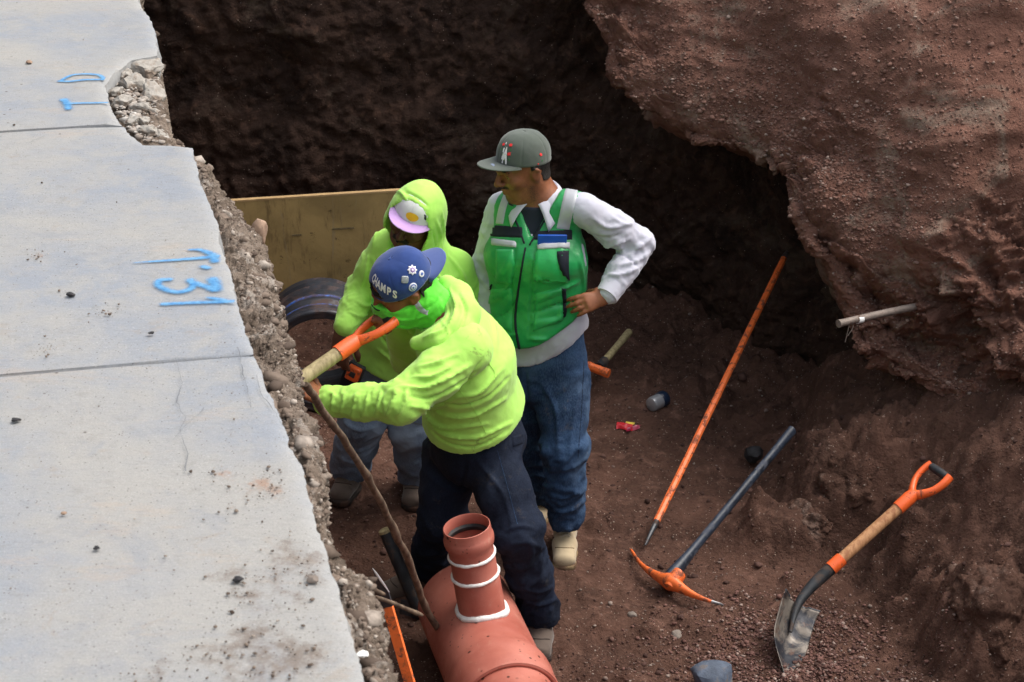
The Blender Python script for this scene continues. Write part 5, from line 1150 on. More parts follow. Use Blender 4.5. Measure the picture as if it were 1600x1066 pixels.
# ================================================================ the man in the green vest
def man_vest():
    Y = 6.5
    FW = unit(V3(-.30, -.95, 0)); SL = unit(V3(.95, -.30, 0))          # front of the torso; towards his left (right in the photo)
    pel = A(846, 575, 6.50); wst = A(843, 500, 6.49); che = A(838, 400, 6.47); nk = A(843, 299, 6.51)
    shL = A(912, 327, 6.44); shR = A(783, 322, 6.56); elL = A(999, 382, 6.52); wrL = A(948, 462, 6.36); elR = A(760, 415, 6.62); wrR = A(766, 492, 6.52)
    hipL = pel+SL*.085+V3(0, 0, -.03); hipR = pel-SL*.085+V3(0, 0, -.03)
    knL = A(882, 700, 6.36); anL = A(883, 812, 6.38); knR = A(838, 690, 6.60); anR = A(850, 790, 6.66)
    z1, z2 = fz(*anL[:2]), fz(*anR[:2])
    H = HeadF(A(818, 260, 6.50), (-.84, -.48, -.20), (-.05, -.06, 1), 1.0)
    body = S(); head_sdf(H, body, nk+V3(0, .01, -.03), .060)
    body.loft([nk+V3(0, 0, -.03), che, wst, pel], SL, [(.08, .06), (.15, .10), (.13, .09), (.14, .10)], .05)
    body.chain([shL, elL, wrL], [.042, .038, .026]).chain([shR, elR, wrR], [.042, .038, .026]).chain([hipL, knL, anL], [.07, .05, .04]).chain([hipR, knR, anR], [.07, .05, .04])
    hd = unit(A(903, 478, 6.315)-wrL)
    hand_sdf(body, wrL+hd*.005, hd, (.25, -.80, .55), (.1, .55, .8), (.34, .36, .40, .38), .10, .93, 1.3, tdir=hd*.3+V3(-.2, 1, -.35))
    c = Cloth(body, *bb(H(.15, 0, .15), H(-.15, 0, 0), wrL, wrR, elL, anL, anR, pad=.12), .0052, 1)
    root = c.obj('person', M['skin_mid'], None, 1, {'beard': beard_attr(H, c.v)})
    tag(root, 'man in grey-green cap and green safety vest standing with one hand on his hip', 'person')
    add_eyes(H, root, M['iris'])
    # hair and beard follow the head surface
    hs_ = S(); head_sdf(H, hs_, nk, .060)
    def loc(p): q = (p-H.c)/H.k; return q@H.F, q@H.L, q@H.U
    def fh(p): f, l, u = loc(p); reg = np.maximum(np.maximum(np.maximum(f-.012, u-.052), -u-.042+.2*np.clip(f+.02, -1, 1)), np.where(f > -.03, (-.02-u)*.8, -.02)); return np.maximum(np.maximum(hs_(p)-.002, reg), -(np.abs(f+.005)+np.abs(u+.006)-.030)*.8*(np.abs(l) > .05)-(np.abs(l) <= .05)*.1)
    c = Cloth(fh, H.c-.16, H.c+.16, .0042, 1); c.disp(.0015*fbm(c.v*90, 2)); c.obj('hair', M['hair'], root)
    for l in (-1, 1): MB().tube(cubic([H(.094, l*.014, .020), H(.096, l*.028, .027), H(.084, l*.048, .022)], 10), [.002, .0038, .004, .004, .004, .0038, .0034, .003, .0024, .0015], 8, flat=.8).build('eyebrow', M['hair'], root)
    # trousers
    tr = S().loft([pel+V3(0, 0, .15), pel+V3(0, 0, .06), pel+V3(0, 0, -.04)], SL, [(.160, .112), (.164, .116), (.168, .120)], .04)
    tr.chain([hipL, hipL*.5+knL*.5, knL, knL*.5+anL*.5, anL+V3(0, 0, .02)], [.096, .087, .072, .063, .065], .035).chain([hipR, hipR*.5+knR*.5, knR, knR*.5+anR*.5, anR+V3(0, 0, .02)], [.096, .087, .072, .063, .065], .035)
    f = lambda p: np.maximum(np.maximum(tr(p), p[:, 2]-.97), -np.minimum(p[:, 2]-(z1+.075+.1*np.clip(p[:, 1]-anL[1], -.1, .1)), 9))
    c = Cloth(f, *bb(pel+.1, anL, anR, hipL, hipR, pad=.2), .0075, 2)
    for a_, b_, s_ in ((hipL, knL, 1), (hipR, knR, 2)): c.wrinkle(a_, b_, .14, .011, 11, .8, s_)
    for a_, b_, s_ in ((knL, anL, 3), (knR, anR, 4)): c.wrinkle(a_, b_, .12, .022, 16, .6, s_, -.1, 1.05)
    c.disp(.003*fbm(c.v*22, 3)); c.fold([([(846, 600), (868, 640), (872, 700)], .012, .006), ([(820, 575), (826, 640), (836, 720)], .01, -.006), ([(905, 600), (895, 660), (888, 720)], .012, .005), ([(850, 770), (880, 778), (905, 770)], .010, .008), ([(848, 790), (880, 800), (908, 790)], .010, .008)])
    Bt = c.bvh(); t = c.obj('jeans', M['jeans_blue'], root)
    patch_obj('side_seam', Bt, [[(912, 560), (913.5, 560)], [(908, 640), (909.5, 640)], [(902, 720), (903.5, 720)]], M['jeans_navy'], t, 3, 30, .0015, .001)
    shoe(anL, A(880, 882, 6.20)*V3(1, 1, 0)+V3(.005, 0.035, 0), M['boot_tan'], root, M['sole'], 1.0, 'boot', z1*.6+.003); shoe(anR, V3(anR[0]-.06, anR[1]-.13, 0), M['boot_tan'], root, M['sole'], 1.0, 'boot', z2*.8)
    # shirt
    def torso(extra):
        t = S().loft([nk+V3(0, .01, -.075), che+FW*0, wst, pel+V3(0, 0, .02), pel+V3(0, 0, -.03)], SL, [(.125+extra, .075+extra), (.168+extra, .112+extra), (.166+extra, .122+extra), (.168+extra, .120+extra), (.172+extra, .120+extra)], .06)
        t.cap(shL-SL*.03, nk+V3(0, 0, -.05), .046+extra, .052+extra, .05).cap(shR+SL*.03, nk+V3(0, 0, -.05), .046+extra, .052+extra, .05); return t
    sh = torso(0.); sh.cap(nk+V3(0, .01, -.06), nk+V3(0, .01, -.01), .068, .066, .02)
    sh.chain([shL, shL*.5+elL*.5, elL, elL*.45+wrL*.55, wrL+(elL-wrL)*.06], [.060, .058, .051, .047, .043], .03).chain([shR, elR, wrR], [.050, .047, .040], .03)
    neckcut = lambda p: sd_cap(p, nk+V3(0, 0, .03), nk+FW*.090+V3(0, 0, -.034), .058, .022)
    hemz = A(846, 577, 6.37)[2]
    def hemc(p): xz = (p-wst)@SL+.06; return np.where(xz > 0, .085*(xz/.2)**2, .10*(xz/.12)**2)
    f = lambda p: np.maximum(np.maximum(sh(p), -neckcut(p)), hemz+hemc(p)-.008*np.sin((p@SL)*9+1)-p[:, 2])
    c = Cloth(f, *bb(shL, shR, elL, wrL, wrR, pel, nk, pad=.2), .0066, 2)
    c.wrinkle(shL, elL, .12, .008, 15, .5, 1, .25, 1.1); c.wrinkle(elL, wrL, .11, .009, 20, .5, 2, -.1, .85); c.wrinkle(shR, elR, .12, .010, 15, .5, 3, .1, 1.1); c.wrinkle(elR, wrR, .11, .010, 18, .5, 4)
    c.fold([([(912, 400), (950, 385), (985, 372)], .012, .010), ([(925, 340), (950, 355), (985, 350)], .012, .008), ([(920, 365), (948, 372), (975, 365)], .010, -.008), ([(985, 400), (1000, 385), (1018, 372)], .010, .009), ([(965, 415), (990, 410), (1015, 395)], .009, .009),
            ([(950, 430), (975, 428), (1003, 415)], .009, .008), ([(962, 395), (980, 402), (1000, 420)], .009, -.007), ([(958, 340), (975, 350), (990, 350)], .010, .007), ([(750, 400), (760, 420), (768, 430)], .009, .009), ([(748, 430), (760, 445), (768, 455)], .009, .009), ([(935, 452), (952, 462), (966, 470)], .004, -.004)])
    c.disp(.009*fbm(c.v*V3(16, 16, 3), 3)*(1-sstep(.03, .10, c.v[:, 2]-hemz-hemc(c.v)))*((c.v-pel)@FW > -.2)*(np.abs((c.v-pel)@SL) < .24))
    c.disp(.0028*fbm(c.v*18, 3)+.0018*ridge(c.v*30, 2)); s = c.obj('shirt', M['shirt'], root)
    Bs = c.bvh()
    # cuff and collar of the shirt
    d = unit(wrL-elL); MB().tube([wrL-d*.052, wrL-d*.048, wrL+d*.002, wrL+d*.006], [.040, .0475, .0445, .030], 28, flat=.95).build('cuff', M['shirt'], s)
    nkc = nk+V3(0, .005, -.004); B0 = c.bvh()
    for k in (1, -1):
        v = []
        for i in range(19):
            u = i/18; ang = math.pi*(1-u)*.985+.30*u*1.0; stand = nkc+SL*(k*math.sin(ang)*.064)+FW*(math.cos(ang)*.064*(1+.30*u**2))+V3(0, 0, .030-.048*u**1.6)
            out = unit(SL*(k*math.sin(ang))+FW*math.cos(ang)*.9); tipx = SL*k*(.020+.022*u**2)
            for j in range(8):
                w_ = j/7; ln_ = .044+.040*u**3
                v.append(stand+out*(.018*math.sin(w_*1.5)+.010*w_)+V3(0, 0, .004*math.sin(w_*3.1)-ln_*w_**1.2)+tipx*w_*u**2+FW*.012*w_*u)
        cobj = mesh_obj('collar', v, grid_faces(19, 8), M['shirt'], s); sm = cobj.modifiers.new('thickness', 'SOLIDIFY'); sm.thickness = .003; sm.offset = 0
    c = Cloth(lambda p: np.maximum(np.maximum(body(p)-.005, p[:, 2]-nk[2]+.016+.25*((p-nk)@FW)), nk[2]-.15-p[:, 2]), nk-.2, nk+V3(.2, .2, .1), .005, 1); c.obj('undershirt', M['tee'], root)
    # vest
    vs = torso(.014)
    vs.ell(wst+FW*.035+V3(0, 0, -.06), (.155, .105, .14), np.array([SL, FW, V3(0, 0, 1)]), .06)
    hz = A(845, 548, 6.34)[2]
    armL = lambda p: sd_cap(p, shL+SL*.055+V3(0, 0, .08), shL+SL*.045+V3(0, 0, -.17), .052, .052)
    armR = lambda p: sd_cap(p, shR-SL*.055+V3(0, 0, .08), shR-SL*.045+V3(0, 0, -.17), .052, .052)
    vb = A(822, 382, 6.33); zt = nk[2]-.02
    def vneck(p):
        t = np.clip((p[:, 2]-vb[2])/(zt-vb[2]), 0, 1.6); xc = vb@SL+(nk@SL-vb@SL)*np.clip(t, 0, 1); w_ = .066*t**.8
        return np.maximum(np.maximum(np.abs(p@SL-xc)-w_, vb[2]-p[:, 2]), np.where(t < 1, -(p-nk)@FW-.08, -1))
    def fv(p):
        x = (p-wst)@SL; y = (p-wst)@FW
        return smax(smax(smax(smax(vs(p), hz+hemc(p)*1.1-p[:, 2], .006), -armL(p), .012), -armR(p), .012), -vneck(p), .010)
    c = Cloth(fv, *bb(shL, shR, pel, nk, pad=.22), .0062, 2)
    c.disp(.006*fbm(c.v*7+2, 3)+.003*ridge(c.v*17, 3))
    c.fold([([(880, 350), (876, 400), (884, 450)], .010, .004), ([(835, 470), (870, 455), (905, 440)], .012, .009), ([(832, 490), (865, 478), (900, 470)], .011, -.009), ([(830, 505), (870, 500), (880, 480)], .012, .008), ([(825, 530), (870, 528), (918, 508)], .010, .008),
            ([(765, 470), (785, 460), (800, 440)], .010, .008), ([(770, 500), (790, 490), (806, 470)], .010, -.008), ([(775, 440), (790, 420), (798, 400)], .010, .007), ([(905, 400), (912, 450), (905, 500)], .012, .007), ([(890, 520), (905, 500), (922, 470)], .010, .008),
            ([(836, 430), (850, 440), (880, 440)], .009, .006), ([(770, 520), (790, 525), (808, 522)], .009, .007), ([(806, 380), (800, 440), (798, 530)], .006, -.005), ([(838, 380), (832, 440), (826, 530)], .006, -.005)])
    B = c.bvh(); vst = c.obj('safety_vest', M['vest'], root)
    P = lambda n, rows, m, **k: patch_obj(n, B, rows, M[m], vst, **k)
    P('reflective_stripe', [[(883, 288), (907, 292)], [(876, 318), (900, 322)], [(867, 359), (891, 361)]], 'reflect', nu=8, nv=26)
    P('reflective_stripe', [[(788, 298), (797, 310)], [(778, 325), (791, 330)], [(773, 351), (787, 352)]], 'reflect', nu=8, nv=20)
    P('chest_band', [[(765, 350), (818, 354)], [(764, 371), (818, 373)]], 'trim', nu=18, nv=9, off=.004); P('chest_band', [[(832, 360), (896, 358)], [(832, 376), (896, 376)]], 'trim', nu=18, nv=8, off=.0045)
    P('reflective_stripe', [[(766, 371), (807, 376)], [(766, 384), (807, 388)]], 'reflect', nu=14, nv=6, off=.006)
    pk_ = P('pocket', [[(838, 384), (890, 386)], [(834, 415), (888, 414)], [(833, 440), (888, 443)]], 'vest_light', nu=18, nv=20, off=.011, sink=.004)
    P('pocket', [[(774, 388), (804, 388)], [(774, 415), (804, 415)], [(774, 442), (800, 446)]], 'vest_light', nu=12, nv=18, off=.007)
    P('reflective_stripe', [[(838, 380), (891, 378)], [(838, 393), (891, 390)]], 'reflect', nu=18, nv=6, off=.014)
    P('pocket_trim', [[(869, 391), (890, 388)], [(871, 410), (889.5, 410)], [(880, 430), (889, 434)], [(885, 435), (889, 436)]], 'trim', nu=8, nv=16, off=.0135)
    P('lower_pocket', [[(836, 458), (878, 448)], [(834, 485), (882, 480)], [(830, 521), (880, 500)]], 'vest_light', nu=18, nv=20, off=.006)
    P('lower_pocket', [[(768, 450), (800, 450)], [(762, 480), (802, 480)], [(775, 515), (800, 520)]], 'vest_light', nu=14, nv=18, off=.006)
    P('side_trim', [[(877, 450), (885, 449)], [(878, 475), (886, 475)], [(879, 499), (884, 494)]], 'trim', nu=5, nv=16, off=.008)
    P('side_trim', [[(768, 442), (771, 443)], [(760, 458), (764, 462)], [(757, 476), (759, 478)]], 'trim', nu=4, nv=12, off=.005)
    P('zip', [[(820, 386), (823, 386)], [(815, 410), (818.5, 410)], [(807, 460), (811, 460)], [(803, 505), (807.5, 505)], [(810, 550), (815, 551)]], 'trim', nu=5, nv=60, off=.005, sink=.002)
    P('hem_trim', [[(772, 543), (920, 505)]][:1]+[[(773, 547), (921, 509)]], 'trim', nu=40, nv=3, off=.002, sink=.001) if False else None
    # lapel edges of the open neck
    P('lapel', [[(800, 338), (804, 337)], [(809, 358), (813, 356)], [(818, 384), (822, 382)]], 'trim', nu=4, nv=16, off=.004)
    P('lapel', [[(850, 342), (854, 344)], [(838, 362), (842, 364)], [(824, 384), (828, 386)]], 'trim', nu=4, nv=16, off=.004)
    # notebook in the pocket
    h1, h2 = [np.array(B.ray_cast(Vector(CAMP), Vector(unit(ray(x_, 379))))[0]) for x_ in (842, 886)]; c0 = (h1+h2)/2+FW*.013; nx = unit(h2-h1); nz = unit(V3(0, 0, 1)-nx*nx[2]); nb = MB().box(c0+nz*.010, (nx, nz, np.cross(nz, nx)), (.052, .024, .006)).build('notebook', simple('blue_notebook_cover', (.01, .075, .40), .4, .4, 0, .08), None, bevel=.0015)
    tag(nb, 'blue notebook sticking out of the chest pocket of the green vest', 'notebook')
    # cap
    cp, pt = capmesh(H, .103, .100, .083, .105, name='cap', mat=M['cap_green'], parent=root, tilt=R(13), fullness=2.35, brim=(.082, 1.02, .010, .002, M['cap_green']), base=.028)
    v, f = text_mesh('L', 1., .06); q = v*V3(1, 1, 1)+V3(-.12, 0, 0); mb = MB().add(on_cap(pt, q, .32, .88, .32, .50, off=.004), f); v, f = text_mesh('A', 1., .05); q = v*V3(.95, .9, 1)+V3(.16, -.14, 0); mb.add(on_cap(pt, q, .32, .88, .32, .50, off=.0048), f)
    e = mb.build('monogram', M['thread_white'], cp, smooth=False)
    def dot(ph, t, r, mt, n='rose', par=cp): c_ = pt(np.array(ph), np.array(t), .0015); flatdisc(c_, c_-H(0, 0, .03), r, par, n, M[mt], .0025, lobes=5)
    dot(.50, .55, .0062, 'thread_red'); dot(.12, .58, .0055, 'thread_red'); dot(.52, .76, .0068, 'thread_red'); dot(.57, .66, .003, 'thread_green', 'leaf'); dot(.56, .88, .0035, 'thread_green', 'leaf'); dot(.10, .70, .003, 'thread_green', 'leaf')
    c_ = pt(np.array([1.50, 1.68, 1.66, 1.50]), np.array([.76, .83, .92, .95]), .0016); MB().add(c_, [(0, 1, 2, 3)]).build('flag_patch', M['thread_white'], cp, smooth=False)
    dot(1.80, .80, .0062, 'thread_red'); dot(1.84, .93, .003, 'thread_green', 'leaf'); dot(1.66, .97, .0025, 'thread_red', 'bud')
    # sticker on the brim
    c_ = H(.150, .028, .052); flatdisc(pt(np.array(.16), np.array(1.0), .0)+H.F*.040+H.U*.0085, H.U*1+H.F*.17, .014, cp, 'brim_sticker', simple('silver_blue_sticker', (.25, .30, .42), .35, .5, .2), .0015)

man_vest()
# ================================================================ the worker in the blue cap, bending over his shovel
def man_cap():
    pel = A(745, 682, 5.98); wst = A(741, 640, 5.93); che = A(733, 570, 5.86); nk = A(703, 492, 5.84)
    F0 = unit(V3(-.97, .2, 0)); SL = unit(V3(-.20, -.97, .05)); AX = unit(nk-pel)
    shL = A(728, 548, 5.66); elL = A(628, 630, 5.50); wrL = A(508, 627, 5.60)
    shR = A(672, 520, 6.02); elR = A(640, 560, 6.18); wrR = A(612, 474, 5.84)
    hipL = A(764, 705, 5.90); hipR = A(704, 705, 6.06); knL = A(810, 832, 5.72); anL = A(845, 962, 5.80); knR = A(692, 812, 5.98); anR = A(668, 893, 6.12)
    H = HeadF(A(629, 446, 5.84), (-.84, -.36, -.42), (-.30, -.40, .87), 1.0)
    body = S(); head_sdf(H, body, nk, .060); body.loft([nk, che, wst, pel], SL, [(.08, .06), (.15, .11), (.14, .12), (.14, .11)], .05)
    body.chain([shL, elL, wrL], [.045, .04, .027]).chain([shR, elR, wrR], [.045, .04, .027]).chain([hipL, knL, anL], [.07, .05, .04]).chain([hipR, knR, anR], [.07, .05, .04])
    gax = unit(V3(.72, -.25, .1))
    hand_sdf(body, wrR, V3(-.45, -.45, -.60), (-.4, -.6, .65), (.6, -.7, .1), (1.5, 1.6, 1.6, 1.6), .02, .92, 1.2, tdir=(-.7, -.2, -.25))
    hdL = unit(A(468, 600, 5.56)-wrL); hand_sdf(body, wrL+hdL*.01, hdL, (-.1, -.55, .85), (.1, .8, .5), (1.2, 1.25, 1.3, 1.3), .04, .95, 1.1)
    c = Cloth(body, *bb(H(.15, 0, .15), H(-.15, 0, 0), wrL-.05, wrR, elL, anL, anR, knL, pad=.12), .0052, 1)
    root = c.obj('person', M['skin_mid'], None, 1, {'beard': c.v[:, 0]*0}); tag(root, 'worker in blue cap, green neck gaiter and bright yellow-green hoodie bending over a shovel', 'person')
    add_eyes(H, root, M['iris'])
    hs_ = S(); head_sdf(H, hs_, nk, .060)
    def fh(p):
        q = (p-H.c)/H.k; f, l, u = q@H.F, q@H.L, q@H.U
        return np.maximum(np.maximum(hs_(p)-.009, np.maximum(u-.048, np.where(f > .05, .040-u, np.where(f > -.01, .014-u, -u-.015)))), -(np.maximum(np.abs(f+.005)-.026, np.maximum(np.abs(u+.006)-.04, .05-np.abs(l)))))
    c = Cloth(fh, H.c-.17, H.c+.17, .0042, 1); c.disp(.003*fbm(c.v*70, 2)); c.obj('hair', M['hair'], root)
    # gaiter over nose, chin and neck
    gs = S(); gs.ell(H(.028, 0, -.045), (.088, .074, .085), H.ax(), .03); gs.ell(H(.080, 0, -.035), (.040, .030, .045), H.ax(), .03).cap(H(-.02, 0, -.04), nk*.8+H.c*.2, .070, .066, .04).ell(H(-.03, 0, -.02), (.080, .082, .05), H.ax(), .03).cap(H(.045, 0, -.10), nk+F0*.05, .045, .05, .05)
    def fg(p): q = (p-H.c)/H.k; f, l, u = q@H.F, q@H.L, q@H.U; return np.maximum(gs(p), u-(-.030+.055*sstep(.02, -.09, f)*1.0+.022*sstep(.05, .11, f)))
    c = Cloth(fg, *bb(H.c, nk, pad=.2), .005, 1); c.wrinkle(H(.03, 0, .02), nk, .2, .005, 26, 1.2, 3, -.3, 1.2); c.disp(.003*fbm(c.v*16, 2)); c.fold([([(600, 492), (630, 500), (668, 492), (690, 470)], .006, .006), ([(603, 503), (635, 512), (665, 505)], .006, .006), ([(640, 484), (670, 480), (695, 455)], .006, -.005)])
    Bg = c.bvh(); g = c.obj('neck_gaiter', M['gaiter'], root)
    patch_obj('reflective_band', Bg, [[(643, 470), (653, 466)], [(649, 482), (659, 476)], [(659, 491), (666, 484)], [(668, 493), (671, 484)]], M['reflect'], g, 6, 16, .002, .002)
    # trousers
    tr = S().loft([pel+AX*.05, pel-AX*.02, pel-V3(0, 0, .05)], SL, [(.168, .155), (.172, .160), (.155, .140)], .04)
    tr.chain([hipL, hipL*.5+knL*.5, knL, knL*.5+anL*.5, anL+V3(0, 0, .02)], [.102, .090, .074, .066, .063], .035).chain([hipR, hipR*.5+knR*.5, knR, knR*.5+anR*.5, anR+V3(0, 0, .02)], [.098, .086, .072, .065, .062], .035)
    f = lambda p: np.maximum(np.maximum(tr(p), (p-pel)@AX-.07), .045-p[:, 2]+.03*np.clip((p[:, 0]-anL[0])*2, -1, 1))
    c = Cloth(f, *bb(pel+.1, anL, anR, hipL, hipR, knL, pad=.2), .0075, 2)
    c.wrinkle(hipL, knL, .15, .011, 10, .9, 11); c.wrinkle(hipR, knR, .14, .011, 10, .9, 12); c.wrinkle(knL, anL, .13, .020, 15, .6, 13, -.1, 1.05); c.wrinkle(knR, anR, .12, .020, 15, .6, 14); c.disp(.003*fbm(c.v*20, 3))
    c.fold([([(728, 715), (724, 745), (718, 775)], .012, -.007), ([(745, 720), (785, 770), (800, 820)], .012, .005), ([(790, 830), (815, 822), (840, 828)], .010, .007), ([(800, 850), (825, 848), (846, 855)], .010, .007), ([(818, 920), (845, 925), (866, 915)], .009, .008), ([(820, 940), (845, 945), (868, 938)], .009, .008), ([(668, 740), (690, 760), (718, 770)], .012, .005), ([(676, 830), (700, 835), (716, 822)], .010, .006)])
    Bt = c.bvh(); t = c.obj('work_trousers', M['jeans_navy'], root)
    patch_obj('side_seam', Bt, [[(776, 702), (777.5, 702)], [(792, 760), (793.5, 760)], [(808, 820), (809.5, 820)]], M['jeans_blue'], t, 3, 30, .0012, .001)
    patch_obj('pocket_flap', Bt, [[(797, 682), (816, 676)], [(800, 700), (818, 694)]], M['jeans_navy'], t, 8, 8, .005, .003)
    shoe(anL, V3(anL[0]-.01, anL[1]-.17, 0), M['boot_grey'], root, M['sole_dark'], 1.0, 'boot', .005); shoe(anR, V3(anR[0]-.20, anR[1]-.07, 0), M['boot_grey'], root, M['sole_dark'], 1.0, 'boot', .01)
    # hoodie
    ho = S().loft([nk-AX*.03, nk-AX*.10, che, wst, pel+AX*.035, pel-AX*.02], SL, [(.10, .09), (.150, .120), (.180, .146), (.184, .164), (.182, .170), (.172, .160)], .06)
    ho.cap(shL-SL*.02, nk-AX*.06, .078, .080, .06).cap(shR+SL*.02, nk-AX*.06, .070, .075, .06)
    ho.chain([shL, shL*.5+elL*.5, elL, elL*.5+wrL*.5, wrL+(elL-wrL)*.02], [.080, .071, .060, .050, .047], .035).chain([shR, elR, wrR+(elR-wrR)*.1], [.078, .060, .046], .03)
    hn = unit(AX+V3(-.06, -.10, 0)); hp_ = A(742, 690, 5.80)
    f = lambda p: np.maximum(smax(ho(p), -sd_cap(p, H(0, 0, -.02), nk+F0*.02-AX*.01, .074, .074), .012), np.where(np.linalg.norm(p-elL, axis=1) < .3, (hp_-p)@hn-.02, (hp_-p)@hn))
    c = Cloth(f, *bb(shL, shR, elL, wrL, wrR, pel, nk, pad=.22), .0066, 2)
    c.wrinkle(elL, wrL, .12, .009, 26, .7, 21, -.05, 1.05); c.wrinkle(shL, elL, .13, .007, 13, .8, 22, .2, 1.05); c.wrinkle(shR, elR, .12, .008, 15, .6, 23, .2, 1.)
    F_ = [([(602, 652), (612, 632), (620, 612)], .008, .009), ([(584, 652), (592, 632), (596, 612)], .007, .008), ([(566, 652), (573, 632), (576, 613)], .007, .008), ([(548, 650), (554, 632), (556, 615)], .007, .007), ([(530, 646), (536, 630), (538, 615)], .007, .007), ([(516, 642), (520, 628), (522, 615)], .006, .006),
          ([(620, 650), (632, 628), (636, 606)], .010, .010), ([(628, 604), (660, 606), (700, 590), (735, 570)], .011, .009), ([(640, 620), (675, 622), (712, 604), (745, 580)], .010, -.008), ([(645, 590), (675, 588), (705, 572)], .009, .008), ([(655, 574), (685, 566), (715, 552)], .009, .007), ([(640, 635), (680, 636), (720, 618)], .009, .008),
          ([(660, 640), (675, 658), (700, 668), (760, 662)], .010, .009), ([(668, 655), (690, 676), (740, 684), (800, 660)], .009, .008), ([(672, 632), (695, 648), (740, 648), (790, 622)], .011, .009), ([(690, 628), (720, 634), (760, 622), (795, 590)], .011, -.007), ([(715, 620), (750, 612), (785, 575)], .012, .007), ([(672, 672), (700, 692), (745, 697), (795, 672)], .007, -.007), ([(760, 480), (772, 510), (775, 545)], .014, .005), ([(755, 560), (740, 580), (728, 600)], .009, -.004)]
    c.fold([(a_, b_, c_*1.25) for a_, b_, c_ in F_]); c.disp(.0030*fbm(c.v*13, 3)+.0016*ridge(c.v*24, 2)); B = c.bvh(); hd_ = c.obj('hoodie', M['hiviz_dirty'], root)
    # folded hood lying round the neck
    fo = S().chain([A(700, 444, 5.93), A(716, 462, 5.88), A(724, 490, 5.78), A(712, 516, 5.70), A(685, 532, 5.66), A(652, 536, 5.68)], [.030, .044, .054, .050, .042, .026], .03).chain([A(694, 446, 5.95), A(664, 448, 6.05), A(645, 480, 6.06), A(645, 515, 5.9)], [.022, .03, .03, .02], .03)
    c = Cloth(fo, *bb(A(690, 480, 5.85), pad=.28), .006, 2); c.fold([([(702, 450), (712, 480), (698, 512), (662, 528)], .008, .010), ([(716, 458), (728, 490), (712, 528)], .008, -.009), ([(700, 470), (700, 495), (680, 515)], .006, -.006), ([(690, 500), (700, 520), (690, 532)], .006, .005)]); c.disp(.004*fbm(c.v*18, 3)); c.obj('hood', M['hiviz_dirty'], root)
    # stitched seams and waistband
    for rows in ([[(762, 566), (764, 566)], [(772, 590), (774, 590)], [(742, 618), (744, 620)]], [[(716, 608), (717.5, 608)], [(740, 640), (741.5, 640)], [(760, 680), (761.5, 680)]]): patch_obj('seam', B, rows, M['hiviz'], hd_, 3, 24, .0022, .001)
    # cap worn backwards
    cp, pt = capmesh(H, .107, .104, .090, .100, name='cap', mat=M['cap_blue'], parent=root, tilt=R(-4), fullness=2.25, brim=(.064, .86, .016, .010, M['brim_blue']), base=.030, flip=-1, opening=(.50, .36))
    # raised letters along the arch above the opening (the cap's back lies over the forehead)
    for i, ch in enumerate('CHAMPS'):
        v, f = text_mesh(ch, .44, .018); ph0 = 3.20+(0, .18, .36, .57, .77, .93)[i]; tt = .47+.026*i+.008*i*i; th_ = -.05-.09*i
        x, y = v[:, 0]*math.cos(th_)-v[:, 1]*math.sin(th_), v[:, 0]*math.sin(th_)+v[:, 1]*math.cos(th_)
        MB().add(pt(ph0+x*.66, np.minimum(tt-y*.60+.11, .985), .0034), f).build('letter', M['thread_white'], cp, smooth=False)
    def badge(ph, t, r, mt, n='badge', **k):
        c_ = pt(np.array(ph), np.array(t), .002); e_ = pt(np.array(ph+.02), np.array(t)); g_ = pt(np.array(ph), np.array(t+.02)); o_ = pt(np.array(ph), np.array(t)); nn = np.cross(e_-o_, g_-o_); nn = nn if nn@(o_-H(0, 0, .03)) > 0 else -nn
        return flatdisc(c_, nn, r, cp, n, mt, .003, **k), c_+unit(nn)*.0032, unit(nn)
    b_grey = simple('grey_enamel', (.34, .37, .38), .4, .5, .2, .2, 60); b_white = simple('white_enamel', (.72, .72, .76), .35, .5, 0, .08, 80); b_blue = simple('blue_print', (.10, .16, .42), .4, .5, 0, .3, 90); b_pur = simple('purple_print', (.26, .14, .40), .4, .5, 0, .3, 120)
    for ph, t, r, mt, ins, kw in ((4.72, .62, .0120, b_grey, None, {'sq': 1}), (5.17, .57, .0150, b_white, (b_pur, .008, 8), {'lobes': 8}), (5.30, .80, .0110, b_white, (b_blue, .005, 0), {}), (4.80, .87, .0150, b_white, (b_blue, .0115, 0), {})):
        o_, cc_, nn_ = badge(ph, t, r, mt, **kw)
        if ins:
            flatdisc(cc_, nn_, ins[1], o_, 'badge_print', ins[0], .0012, lobes=ins[2])
            if ins[1] > .01: flatdisc(cc_+nn_*.0012, nn_, .0075, o_, 'badge_centre', b_white, .0008); flatdisc(cc_+nn_*.0022, nn_, .004, o_, 'badge_mark', b_blue, .0006, lobes=3)
            elif ins[2]: flatdisc(cc_+nn_*.0012, nn_, .0035, o_, 'badge_centre', b_white, .0008)
    # glasses arm glimpsed under the cap
    MB().tube(cubic([H(.112, .040, -.004), H(.118, .020, -.010), H(.120, -.010, -.010)], 10), .0022, 8).build('glasses_frame', M['trim'], root)
man_cap()
